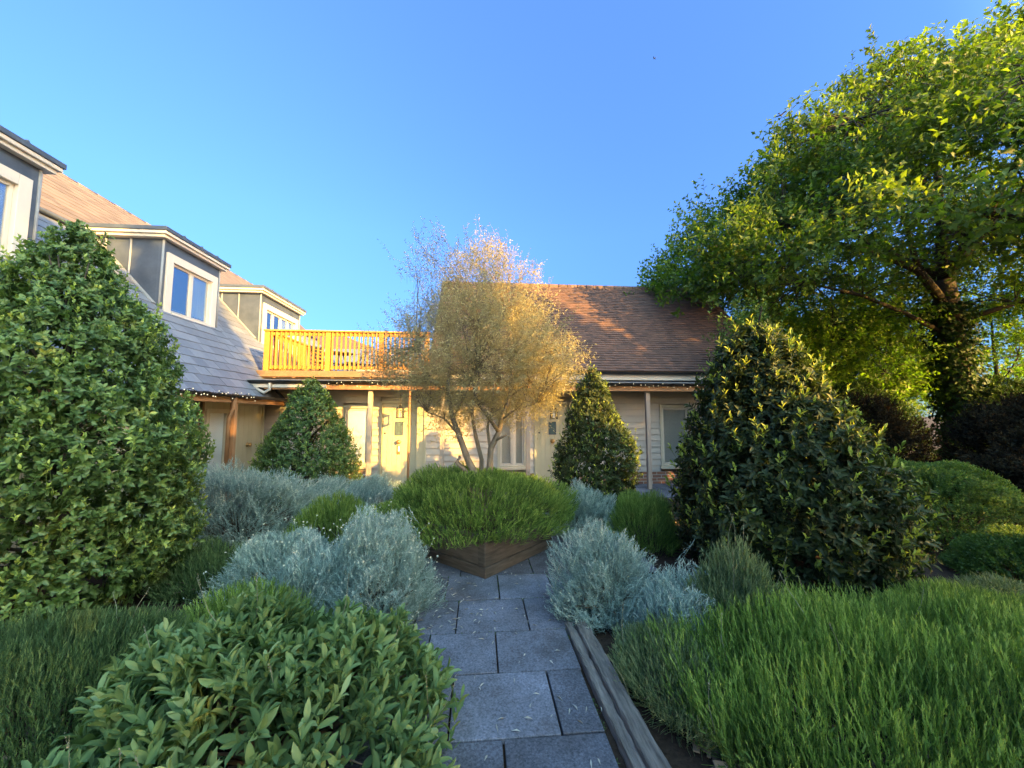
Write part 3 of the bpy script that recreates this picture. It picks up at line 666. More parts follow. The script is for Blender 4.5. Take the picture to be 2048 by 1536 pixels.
# ------------------------------------------------------------------ left house
lh = thing('slate_roofed_house', 'long cream house on the left with grey slate roof and lead dormer windows', 'house', (-6.5, 5, 0))
LX, EX, EZ, BX, BZ, GX, GZ = -4.87, -4.42, 2.02, -7.03, 4.88, -9.35, 7.0
YA, YB, YE = -3.0, 17.0, 9.05
cw = MB(); cw.box(-14, LX, YA, YB, 0, 1.93)
prof = [(LX,1.93),(BX,BZ-.06),(GX,GZ-.05),(GX-4.65,1.93)]
cw.ext(prof, YA+.02, YB-.02, 1); cw.build('wall', M_door, lh)
lt = MB(); random.seed(6); L1 = math.hypot(BX-EX, BZ-EZ); v1 = ((BX-EX)/L1, 0, (BZ-EZ)/L1)
tiles(lt, (EX,YA,EZ), (0,1,0), v1, YE-YA, L1, .225, .30, .013)
k = .55/L1; 
tiles(lt, (EX+(BX-EX)*k,YE,EZ+(BZ-EZ)*k), (0,1,0), v1, YB-YE, L1*(1-k), .225, .30, .008)
uf = MB(); uf.add([(EX,YA,EZ),(EX,YE,EZ),(EX+(BX-EX)*k,YE,EZ+(BZ-EZ)*k),(EX+(BX-EX)*k,YB,EZ+(BZ-EZ)*k),(BX,YB,BZ),(BX,YA,BZ)], [(0,1,2,3,4,5)])
lr = lt.build('slate_roof', M_slate, lh); uf.build('roof_felt', M_dark, lr)
ut = MB(); L2 = math.hypot(GX-BX, GZ-BZ); v2 = ((GX-BX)/L2, 0, (GZ-BZ)/L2)
M_slate2 = mat('brown_slate', (.10,.080,.068), (.18,.145,.122), .65, 8, .35, .3, 45, tintmix=.6)
tiles(ut, (BX+.03,YA,BZ+.03), (0,1,0), v2, YB-YA, L2, .21, .28, .008)
uf = MB(); uf.add([(BX,YA,BZ+.02),(BX,YB,BZ+.02),(GX,YB,GZ),(GX,YA,GZ),(GX-4.7,YB,2.0),(GX-4.7,YA,2.0)], [(0,1,2,3),(3,2,4,5)])
ur = ut.build('upper_roof', M_slate2, lh); uf.build('roof_felt', M_dark, ur)
rd = MB()
for i in range(44): rd.lathe((GX, YA+i*.455, GZ-.03), [(.085,.003),(.09,.02),(.085,.45)], 1, 10)
rd.build('ridge_tiles', M_slate2, ur, True)
br = MB(); br.tube([(BX+.03,YA,BZ+.05),(BX+.03,YB,BZ+.05)], .045, 8); br.build('lead_roll', M_lead, lh, True)
vg = MB(); vg.bar((EX+.02,YE+.02,EZ+.01),(EX+(BX-EX)*k,YE+.02,EZ+(BZ-EZ)*k+.02),.05,.05,(0,1,0)); vg.build('verge', M_lead, lh)
fs = MB(); fs.box(EX+.02, EX+.05, YA, YE-.02, 1.885, 1.985); fs.build('fascia', M_copper, lh, bevel=.003)
fs = MB(); fs.box(LX+.001, EX+.019, YA, YE-.03, 1.931, 1.945); fs.build('soffit', M_clap, lh)
gt = MB(); gutter(gt, (EX+.105,YA,2.03), (EX+.105,YE,2.03), .052, (1,0,0)); gt.build('gutter', M_black, lh)
bk = MB()
for y in np.arange(-2.6,9.0,.75): bk.box(EX+.051,EX+.17,y-.015,y+.015,1.963,1.972)
bk.build('gutter_bracket', M_black, lh)
pp = MB(); pp.box(EX-.06,EX+.03,7.33,7.41,.02,1.884); pp.build('post', M_copper, lh, bevel=.005)
pd = MB(); pd.tube([(EX+.09,7.22,1.99),(EX+.06,7.22,1.8),(EX+.0,7.22,1.6),(EX+.0,7.22,.6)], .033, 10); pd.tube([(EX,7.22,.6),(EX,7.22,.02)], .045, 10); pd.build('downpipe', M_copper, lh, True)
# left wall boards, door, window
bd = MB(); y = -2.9; b2 = MB()
while y < 9.15: 
    if not (8.0 < y+.07 < 9.12): (bd if y < 8 else b2).box(LX+.001, LX+.02, y+.003, min(y+.147,9.15), 0, 1.93)
    y += .15
bd.build('board_cladding', M_door, lh); 
if b2.v: b2.build('board_cladding', M_door, lh)
def xdoor(y0, y1, z1):
    fr = MB(); fr.box(LX+.001,LX+.06,y0,y0+.06,0,z1); fr.box(LX+.001,LX+.06,y1-.06,y1,0,z1); fr.box(LX+.001,LX+.06,y0+.06,y1-.06,z1-.06,z1)
    d = fr.build('door', M_door, lh, bevel=.004); a, b = y0+.06, y1-.06; lf = MB()
    for k in range(6): lf.box(LX+.002, LX+.03, a+(b-a)*k/6+.002, a+(b-a)*(k+1)/6-.002, .01, z1-.062)
    lf.build('door_leaf', M_door, d, bevel=.003)
    kb = MB(); kb.lathe((LX+.03,(y0+y1)/2,1.05), [(.05,0),(.05,.012),(.02,.02),(.02,.04),(.045,.055),(.045,.07),(.001,.078)], 0, 18); kb.build('knob', M_brass, d, True)
    return d
xdoor(8.02, 9.1, 1.92)
ks = MB(); ks.box(LX+.021,LX+.06,7.88,7.94,1.22,1.40); ks.build('key_safe', M_metal, lh, bevel=.006)
fw = MB(); y0, y1, z0, z1 = 7.25, 7.85, .55, 1.78
fw.box(LX+.0205,LX+.07,y0,y0+.08,z0,z1); fw.box(LX+.0205,LX+.07,y1-.08,y1,z0,z1); fw.box(LX+.0205,LX+.07,y0+.08,y1-.08,z1-.08,z1); fw.box(LX+.0205,LX+.09,y0+.08,y1-.08,z0,z0+.06)
f = fw.build('window', M_trim, lh, bevel=.004)
gl = MB(); gl.box(LX+.035,LX+.04,y0+.08,y1-.08,z0+.06,z1-.08); gl.build('pane', M_glass, f)
gl = MB(); gl.box(LX+.0205,LX+.024,y0+.08,y1-.08,z0+.06,z1-.08); gl.build('blind', M_blind, f)
jb = MB(); jb.box(LX+.0205,LX+.09,6.98,7.03,0,1.9); jb.box(LX+.0205,LX+.09,7.10,7.14,0,1.9); jb.build('door_jamb', M_deck, lh)
lb = MB(); lb.box(LX+.0205,LX+.055,6.40,6.50,.95,1.45); lb.build('letter_box', M_metal, lh, bevel=.005)

def dormer(y0, y1, wy0, wy1, nl, lab):
    FX = -5.95; b = MB()
    b.box(-8.4, FX, y0, y1, 3.2, 4.93)
    o = .08; b.box(FX, FX+o, y0, wy0, 3.42, 4.93); b.box(FX, FX+o, wy1, y1, 3.42, 4.93); b.box(FX, FX+o, wy0, wy1, 4.72, 4.93)
    d = b.build('dormer', M_lead, lh); tag(d, lab)
    zs = lambda x: EZ + (x-EX)/(BX-EX)*(BZ-EZ)
    for yy, sg in ((y0,-1), (y1,1)):
        for x in (-6.42, -6.85): s = MB(); s.tube([(x,yy+.012*sg,3.4),(x,yy+.012*sg,4.92)], .016, 8); s.build('lead_seam', M_grey, d, True)
        s = MB(); s.tube([(FX+o,yy,3.45),(FX+o,yy,4.92)], .02, 8); s.build('lead_seam', M_grey, d, True)
        s = MB(); s.bar((FX+.02,yy+.03*sg,zs(FX+.02)+.03),(BX-.05,yy+.03*sg,zs(BX-.05)+.03),.09,.02,(0,0,1)); s.build('lead_flashing', M_grey, d)
    c = MB(); c.box(-7.6, FX+o+.09, y0-.10, y1+.10, 4.931, 4.985); c.box(-7.7, FX+o+.13, y0-.14, y1+.14, 4.9855, 5.04); c.build('cornice', M_white, d, bevel=.006)
    t = MB(); t.box(-8.0, FX+o+.15, y0-.16, y1+.16, 5.0405, 5.115)
    for yy in np.linspace(y0+.3,y1-.3,3): t.tube([(-8.0,yy,5.12),(FX+o+.15,yy,5.12)], .022, 8)
    t.build('lead_roof', M_lead, d, bevel=.01)
    z0, z1 = 3.52, 4.719; T = .15; f = MB(); xa, xb = FX+.0005, FX+o+.035
    f.box(xa,xb,wy0,wy0+T,z0,z1); f.box(xa,xb,wy1-T,wy1,z0,z1); f.box(xa,xb,wy0+T,wy1-T,z1-T,z1); f.box(xa,xb+.02,wy0+T,wy1-T,z0,z0+.09); f.box(xa,xb+.03,wy0-.0,wy1,z0-.05,z0-.0005)
    f.build('window_frame', M_white, d, bevel=.006)
    a, c_, e0, e1 = wy0+T, wy1-T, z0+.09, z1-T; wpl = (c_-a)/nl; sh = MB(); gp = MB(); kk = .045
    for i in range(nl):
        p, q = a+i*wpl, a+(i+1)*wpl
        sh.box(FX+.02,FX+.06,p+.002,p+kk,e0,e1); sh.box(FX+.02,FX+.06,q-kk,q-.002,e0,e1); sh.box(FX+.02,FX+.06,p+kk,q-kk,e1-kk,e1); sh.box(FX+.02,FX+.06,p+kk,q-kk,e0,e0+kk)
        gp.box(FX+.035,FX+.041,p+kk,q-kk,e0+kk,e1-kk)
    sh.build('casement', M_white, d, bevel=.003); gp.build('pane', M_pane, d)
    cu = MB(); n_ = 40; 
    V = [(FX+.012+.006*math.sin(i*1.3), a+(c_-a)*(.52+.48*i/n_), z) for i in range(n_+1) for z in (e0,e1)]
    cu.add(V, [(2*i,2*i+2,2*i+3,2*i+1) for i in range(n_)]); cu.build('curtain', M_curtain, d)
    dk_ = MB(); dk_.box(FX+.0005,FX+.003,a,c_,e0,e1); dk_.build('room_shade', M_dark, d)  # thin dark sheet painting in the shade of the room behind the panes
dormer(3.85, 5.40, 3.95, 5.30, 2, 'lead dormer partly cut by the left picture edge')
dormer(7.42, 8.96, 7.50, 8.88, 2, 'lead dormer with a two-light window above the bay shrub')
dormer(10.62, 12.84, 10.74, 12.72, 4, 'lead dormer with a four-light window beside the terrace')
sk = MB(); sk.obox((-7.5,4.9,5.38), (.30*v2[0],0,.30*v2[2]), (0,.28,0), (-v2[2]*.04,0,v2[0]*-.04)); sk.build('roof_window', M_black, ur)

# ------------------------------------------------------------------ lanterns and fairy lights
def lantern(x, y, z, top, label):
    r = thing('lantern', label, 'lantern', (x,y,z), 'black hanging lanterns at the doors'); a, h = .065, .20
    f = MB()
    for i in (-1,1):
        for j in (-1,1): f.box(x+i*a-.009,x+i*a+.009,y+j*a-.009,y+j*a+.009,z,z+h)
    f.box(x-a-.015,x+a+.015,y-a-.015,y+a+.015,z-.02,z); f.box(x-a-.02,x+a+.02,y-a-.02,y+a+.02,z+h,z+h+.015)
    f.add([(x-a,y-a,z+h+.015),(x+a,y-a,z+h+.015),(x+a,y+a,z+h+.015),(x-a,y+a,z+h+.015),(x,y,z+h+.09)],[(0,1,4),(1,2,4),(2,3,4),(3,0,4)])
    f.tube([(x,y,z+h+.08),(x,y,top)], .006, 6); f.build('frame', M_metal, r)
    g_ = MB(); g_.box(x-a+.01,x+a-.01,y-a+.01,y+a-.01,z+.002,z+h-.002); g_.build('glass', M_glass, r)
    b = MB(); b.lathe((x,y,z+.001),[(.018,0),(.018,.10),(.001,.13)],2,10); b.build('bulb', M_blind, r)
lantern(-1.76, 8.75, 1.62, 2.255, 'square black lantern above the sunlit door with the letter plate')
lantern(1.70, 8.75, 1.60, 2.255, 'square black lantern above the shaded door right of the olive tree')
lantern(-4.66, 6.55, 1.58, 1.93, 'square black lantern under the slate eaves on the left')
def fairy(name, label, p, q, n, out, drop):
    r = thing(name, label, 'string lights', tuple(p), 'fairy lights along the gutters'); p, q = np.array(p,float), np.array(q,float)
    wv = MB(); L = np.linalg.norm(q-p); pts = []
    m = int(L/.05)
    for i in range(m+1): pts.append(p+(q-p)*i/m + np.array(out)*(.06+.012*math.sin(i*1.7)) + np.array([0,0,.018*math.sin(i*.9)+random.uniform(-.01,.01)]))
    wv.tube(pts, .006, 4); bm_ = []
    pr = None
    for i in range(n):
        c = p + (q-p)*((i+random.uniform(.1,.9))/n) + np.array(out)*(.062+random.uniform(0,.02)) + np.array([0,0,random.uniform(-drop,.03)])
        wv.tube([c+np.array([0,0,.0]), (c[0],c[1],p[2]+.01)], .003, 4)
        if pr is None:
            b = MB(); b.lathe((0,0,0), [(.001,-.010),(.007,-.005),(.007,.005),(.001,.010)], 2, 8); pr = b.build('bulb', M_bulb, r, True); pr.location = Vector(c) - r.location
        else: copy_part(pr, r, Vector(c) - r.location)
    wv.build('wire', M_black, r)
fairy('fairy_lights', 'string of small fairy lights along the gutter of the cottage canopy', (-3.15,8.27,2.355), (6.2,8.27,2.35), 85, (0,-1,0), .11)
fairy('fairy_lights', 'string of small fairy lights along the slate eaves on the left', (EX+.11,5.6,2.03), (EX+.11,7.75,2.03), 26, (1,0,0), .10)

# ------------------------------------------------------------------ far houses beyond the terrace
dh = thing('distant_house', 'distant house with a grey hipped roof seen through the balustrade', 'house', (-10,24,0))
m = MB(); m.box(-14,-5.6,22,29,0,5.2); m.build('wall', M_clap, dh)
m = MB(); m.add([(-14.4,21.6,5.1),(-5.2,21.6,5.1),(-5.2,29.4,5.1),(-14.4,29.4,5.1),(-10.6,25.5,7.2),(-9.6,25.5,7.2)],[(0,1,5,4),(1,2,5),(2,3,4,5),(3,0,4),(0,3,2,1)]); m.build('roof', M_tile, dh)
dh = thing('distant_house', 'long low roof of a distant building behind the terrace', 'house', (-5,19,0))
m = MB(); m.box(-8,-1.3,18,22,0,4.1); m.build('wall', M_clap, dh)
m = MB(); m.ext([(17.7,4.0),(20,5.05),(22.3,4.0)], -8.2, -1.2, 0); m.build('roof', M_slate, dh)

def bird(x, y, z, s, yaw, label):
    r = thing('bird', label, 'bird', (x,y,z)); c_, s_ = math.cos(yaw), math.sin(yaw); T = lambda a,b,c: (x+(a*c_-b*s_)*s, y+(a*s_+b*c_)*s, z+c*s)
    m = MB(); m.tube([T(-.30,0,0),T(-.18,0,0),T(0,0,0),T(.14,0,.01),T(.20,0,.02),T(.25,0,.015)], [.015*s,.03*s,.05*s,.04*s,.03*s,.006*s], 8)
    m.add([T(-.3,-.05,0),T(-.46,-.09,0),T(-.46,.09,0),T(-.3,.05,0),T(-.3,0,.02)], [(0,1,2,3),(0,4,1),(1,4,2),(2,4,3)])
    for k in (-1,1):
        m.add([T(.1,k*.03,.02),T(-.1,k*.03,.02),T(-.12,k*.3,.10),T(.06,k*.3,.10),T(-.16,k*.55,.06),T(0,k*.03,.035),T(-.03,k*.3,.112)], [(0,1,2,3),(3,2,4),(0,3,6,5),(5,6,2,1),(3,4,6),(6,4,2)])
    m.build('body', M_birdgrey, r, True)
bird(11.5, 13.0, 13.2, .45, .5, 'dark bird flying beside the top of the tall tree')
bird(11.0, 22.0, 24.5, .3, 2.2, 'tiny dark bird high in the clear sky')

# ------------------------------------------------------------------ planter with olive tree and lavender
pt = thing('planter', 'square timber planter of two tiers turned corner-on to the path', 'planter', (.045,4.855,.03))
A0 = np.array([.07,3.98]); e1 = np.array([.85,.90]); e2 = np.array([-.90,.85])
cor = [A0, A0+e1, A0+e1+e2, A0+e2]; cen = A0+(e1+e2)/2
for i in range(4):
    p, q = cor[i], cor[(i+1)%4]; u = (q-p)/np.linalg.norm(q-p); nn = np.array([u[1],-u[0]])
    for z0, z1, off in ((.03,.135,0),(.139,.41,-.012)):
        m = MB(); ee = .02 if (i % 2) else 0
        a, b = p+u*(.1 if i%2 else 0)+nn*off, q-u*(.1 if i%2 else 0)+nn*off
        c = (a+b)/2 - nn*.05; m.obox((c[0],c[1],(z0+z1)/2), (*( (b-a)/2),0), (*(nn*.05),0), (0,0,(z1-z0)/2)); m.build('sleeper', M_planter, pt, bevel=.008)
m = MB(); c4 = [cen+(k-cen)*.93 for k in cor]; m.add([(*k,.36) for k in c4]+[(*k,.05) for k in c4], [(0,1,2,3),(7,6,5,4),(0,4,5,1),(1,5,6,2),(2,6,7,3),(3,7,4,0)]); m.build('soil', M_soil, pt)
mound('lavender_mound', 'wide mound of green lavender filling the timber planter under the olive tree', (-.04,4.88), 1.30, 1.10, .66, L_lav, 6000, .15, 16, .5, .030, .0056, z0=.36, cat='lavender', lumps=.12, seed=3, flat=1.9, woody=30, tint=(0,1), inner=.8, wild=.25)
def olive():
    b0 = (.03,4.86,.40)
    limbs = []
    st = [[(.06,4.84,.40),(-.05,4.80,.95),(-.14,4.78,1.12),(-.25,4.75,1.42),(-.33,4.78,1.62),(-.40,4.82,1.95),(-.38,4.9,2.4)],
          [(.10,4.86,.40),(.13,4.84,1.0),(.14,4.82,1.25),(.24,4.8,1.45),(.27,4.82,1.60),(.38,4.85,1.9),(.42,4.9,2.4),(.36,4.9,2.95)],
          [(.02,4.9,.40),(.03,4.95,1.1),(-.05,4.98,1.4),(-.10,5.0,1.7),(.0,5.05,2.2),(.02,5.0,2.8)],
          [(.0,4.83,.40),(-.17,4.72,1.0),(-.27,4.70,1.10),(-.23,4.69,1.17)],
          [(.24,4.8,1.45),(.12,4.7,1.62),(-.02,4.68,1.8),(-.1,4.66,2.1)],
          [(.14,4.84,1.2),(.10,4.95,1.5),(.16,5.0,1.75),(.2,5.05,2.2)],
          [(.20,4.8,1.35),(.33,4.74,1.42)],
          [(-.25,4.75,1.42),(-.42,4.68,1.62),(-.62,4.62,1.7)],
          [(-.33,4.78,1.62),(-.2,4.7,1.85),(-.05,4.65,2.2)],
          [(.27,4.82,1.60),(.45,4.75,1.74),(.7,4.7,1.8)],
          [(.38,4.85,1.9),(.62,4.85,2.05),(.85,4.85,2.35)],
          [(-.40,4.82,1.95),(-.65,4.85,2.1),(-.8,4.9,2.5)]]
    rr = [(.050,.022),(.048,.018),(.032,.014),(.034,.020),(.026,.010),(.022,.01),(.018,.012),(.016,.008),(.016,.008),(.018,.008),(.016,.007),(.015,.006)]
    limbs = [(s, *r) for s, r in zip(st, rr)]
    T = []
    while len(T) < 800:
        p = rng.uniform([-1.35,3.75,1.4],[1.35,5.95,4.05])
        x, y, z = (p[0]-.04), (p[1]-4.86), p[2]
        lo = 1.70 + .05*math.sin(p[0]*5); 
        wd = 1.20*(1-max(0,(z-2.25))/1.75)**.72 if z > 2.25 else 1.20*(.55+.45*min(1,(z-lo+.05)/.55))
        if z < lo-.12 or z > 3.98: continue
        th = math.atan2(y, x); wd *= 1 + .13*math.sin(3*th+z*2.1) + .09*math.sin(5*th-3.1*z)
        r_ = math.hypot(x, y*1.08)
        if r_ < wd and (r_ > wd*.35 or rng.random() < .4): T.append(p)
    for q in [(-.62,4.6,3.55),(-.55,4.7,3.68),(-.7,4.7,3.4),(-.5,4.85,3.5),(-.8,4.75,3.3)]: 
        for k in range(3): T.append(np.array(q)+rng.normal(0,.08,3))
    leaf_tree('olive_tree', 'multi-stemmed olive tree, sunlit gold put into its leaf colour, rising from the lavender in the timber planter', b0, [(*st[0][0],.055),(-.02,4.82,.7,.052),(*st[0][1],.05)], limbs, np.array(T), L_olive, M_obark, 9, .26, .046, .0105, 'diamond', (.1,.95), cat='olive tree', upb=.45, tw=.0060, twigm=M_obark, outc=(.04,4.86,2.1))
olive()

# ------------------------------------------------------------------ bay shrubs
cone_shrub('bay_shrub', 'tall broad bay shrub with big glossy leaves in front of the slate roof', (-3.50,3.62), [(.12,.62),(.4,.82),(.9,.92),(1.3,.91),(1.8,.82),(2.3,.62),(2.75,.38),(3.1,.17),(3.32,.04)], L_bay, 9800, .055, .031, .36, (-.10,0), 4, .13, group='clipped bay shrubs', mature=(.2,.75))
cone_shrub('bay_shrub', 'small dense bay cone before the cottage left of the sunlit door', (-3.28,7.72), [(.05,.78),(.4,.90),(.8,.86),(1.3,.66),(1.8,.42),(2.1,.26),(2.36,.06)], L_bay, 5600, .052, .026, .28, (.03,0), 7, .11, group='clipped bay shrubs', K=7)
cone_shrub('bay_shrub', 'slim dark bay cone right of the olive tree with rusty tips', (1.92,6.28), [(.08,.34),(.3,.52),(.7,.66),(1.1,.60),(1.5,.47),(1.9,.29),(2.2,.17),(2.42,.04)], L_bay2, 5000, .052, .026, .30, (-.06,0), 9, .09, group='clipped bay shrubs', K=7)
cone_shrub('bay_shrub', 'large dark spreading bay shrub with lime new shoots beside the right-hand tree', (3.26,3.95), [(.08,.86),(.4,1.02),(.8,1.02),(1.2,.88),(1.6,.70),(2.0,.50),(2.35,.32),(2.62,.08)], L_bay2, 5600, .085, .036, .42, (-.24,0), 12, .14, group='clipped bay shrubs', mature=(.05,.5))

# ------------------------------------------------------------------ silver curry plants
SG = 'silver curry plants in the beds'
def silver(label, c, rx, ry, h, n, seed, buds, L=.026, W=.0036, slen=.2, rot=0, K=20):
    mound('curry_plant', label, c, rx, ry, h, L_sil, n, slen, K, .85, L*1.15, W*1.1, cat='curry plant', lumps=.26, seed=seed, buds=buds, group=SG, tint=(.1,.9), spread=1.0, woody=60, a_tip=.45, rot=rot, wild=.34, inner=.35)
silver('large silvery curry plant left of the path in front of the planter', (-.88,3.48), .60, .58, .68, 2900, 1, 150)
silver('silvery curry plant with pale buds behind the sage, left of the largest one', (-1.80,3.95), .62, .52, .60, 2300, 2, 80)
silver('low silvery curry plant wedged between the two larger ones behind the sage', (-1.38,3.45), .46, .40, .50, 1500, 8, 60)
silver('broad silvery curry plant in front of the porch door under the slate eaves', (-3.3,5.75), 1.3, .80, .88, 3600, 3, 120, .03, .005, .24)
silver('silvery curry plant at the foot of the small bay cone below the sunlit door', (-2.15,6.6), .98, .66, .70, 2700, 4, 60, .03, .0055, .22)
silver('silvery curry plant right of the path overhanging the sleepers', (1.06,3.28), .46, .44, .60, 2100, 5, 0)
silver('small silvery curry plant beyond the planter in front of the slim dark bay', (1.50,5.35), .48, .42, .60, 1500, 6, 0, .03, .005)
silver('low silvery curry plant below the large dark bay shrub', (1.45,2.80), .34, .32, .46, 1100, 7, 0)

# ------------------------------------------------------------------ lavender and sage
LG = 'green lavender bushes'
def lav(label, c, rx, ry, h, n, m_, seed, L=.036, W=.0042, slen=.22, K=18, stalks=0, tint=(.05,.95), spread=.7, upf=1.2, rot=0, stalk_len=.25, lumps=.12, ang=.45):
    mound('lavender_bush', label, c, rx, ry, h, m_, n, slen, K, ang, L, W, cat='lavender', lumps=lumps, seed=seed, stalks=stalks, group=LG, tint=tint, spread=spread, upf=upf, rot=rot, stalk_len=stalk_len, inner=.35)
lav('green lavender between the silver curry plants left of the planter', (-1.80,5.25), .66, .5, .62, 1700, L_lav, 21)
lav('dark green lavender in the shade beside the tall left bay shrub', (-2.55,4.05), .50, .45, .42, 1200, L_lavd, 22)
lav('yellow-green sprigs of lavender rising just behind the sage', (-1.62,2.98), .55, .26, .44, 900, L_lav, 29, .034, .005, .26, 22)
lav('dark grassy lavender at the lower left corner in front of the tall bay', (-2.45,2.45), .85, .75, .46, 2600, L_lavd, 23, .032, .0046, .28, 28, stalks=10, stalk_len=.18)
lav('bright green lavender behind the right-hand curry plant, left of the large dark bay', (2.12,4.95), .55, .55, .66, 1700, L_lav, 24)
lav('wide bright green lavender filling the lower right corner', (2.35,1.95), 1.34, .97, .54, 4600, L_lav, 25, .034, .0056, .34, 34, spread=.42, upf=1.5, tint=(0,1), lumps=.22, ang=.34, stalks=8, stalk_len=.14)
lav('tall grey-green lavender with dry stalks in front of the large dark bay', (1.84,2.72), .43, .36, .67, 1450, L_lavg, 26, .04, .004, .26, 22, stalks=14, stalk_len=.26)
lav('low green lavender spilling over the sleepers below the right curry plant', (1.17,2.38), .36, .50, .35, 1600, L_lavg, 27, .034, .0034, .2, 18, stalks=3)
lav('green lavender strip behind the widest one along the right edge', (3.55,2.55), .8, .5, .42, 1800, L_lav, 28, .042, .0045, .24, 20)
mound('sage_bush', 'broad-leaved green sage bush spilling over the left of the path', (-1.03,2.14), .92, .62, .72, L_sage, 660, .22, 11, .72, .098, .031, 'round', cat='sage', spread=.75, tint=(.1,.95), lumps=.18, seed=31, stalks=16, woody=50, a_tip=.45, stalk_len=.24, wild=.28)
mound('sage_bush', 'low sage seedling with wide leaves at the bottom left corner', (-1.45,1.62), .55, .30, .34, L_sage, 150, .16, 9, .95, .085, .032, 'round', cat='sage', spread=.8, tint=(.2,.75), lumps=.10, seed=32, stalks=3, woody=20, a_tip=.5, stalk_len=.3)

# ------------------------------------------------------------------ right-hand background planting
def ball(name, label, c, rx, ry, h, lm, n, L, W, cat, z0=0., seed=1, kind='diamond', tint=(.2,.9), lumps=.10, K=8, spread=1.3, group=None, slen=.14):
    return mound(name, label, c, rx, ry, h, lm, n, slen, K, .9, L, W, kind, z0=z0, cat=cat, spread=spread, tint=tint, lumps=lumps, seed=seed, woody=30, group=group, a_tip=.5, flat=3.0, upf=.8)
ball('clipped_shrub', 'round light green clipped shrub behind the large dark bay', (6.15,4.75), .85, .85, 1.05, L_mound, 3600, .036, .018, 'shrub', seed=41)
ball('clipped_shrub', 'low dark green spreading shrub at the right edge of the picture', (5.6,3.55), .75, .6, .48, L_mound, 2200, .034, .016, 'shrub', seed=42, tint=(0,.5))
ball('low_shrub', 'low grey twiggy shrub between the dark bay and the right lavender', (4.3,3.0), .6, .3, .30, L_lavg, 600, .05, .008, 'shrub', seed=43, kind='blade')
for i, (x, y, rx, ry, h, lab) in enumerate([(9.9,6.3,1.5,1.1,1.45,'dark copper-leaved shrub under the tall ivy-clad tree'), (8.6,8.4,2.0,1.1,1.6,'dark purple shrub left of the ivy-clad trunk behind the round green shrub'), (8.3,4.9,1.0,.9,1.1,'dark copper shrub at the right picture edge')]):
    ball('copper_shrub', lab, (x,y), rx, ry, h, L_purple, 2600, .085, .034, 'shrub', seed=50+i, group='dark copper shrubs', slen=.34, lumps=.34)
for i, (x, y, rx, ry, h, lab) in enumerate([(6.1,6.6,.9,.8,1.6,'mid green leafy shrub between the large bay and the cottage end'), (12.2,11.6,2.3,1.2,2.5,'dark green leafy bank behind the gap left of the ivy-clad trunk'), (17.5,11.0,2.6,1.3,2.7,'dark green leafy bank right of the ivy-clad trunk')]):
    ball('leafy_shrub', lab, (x,y), rx, ry, h, L_ivy, 2400, .08, .045, 'shrub', seed=60+i, slen=.25)

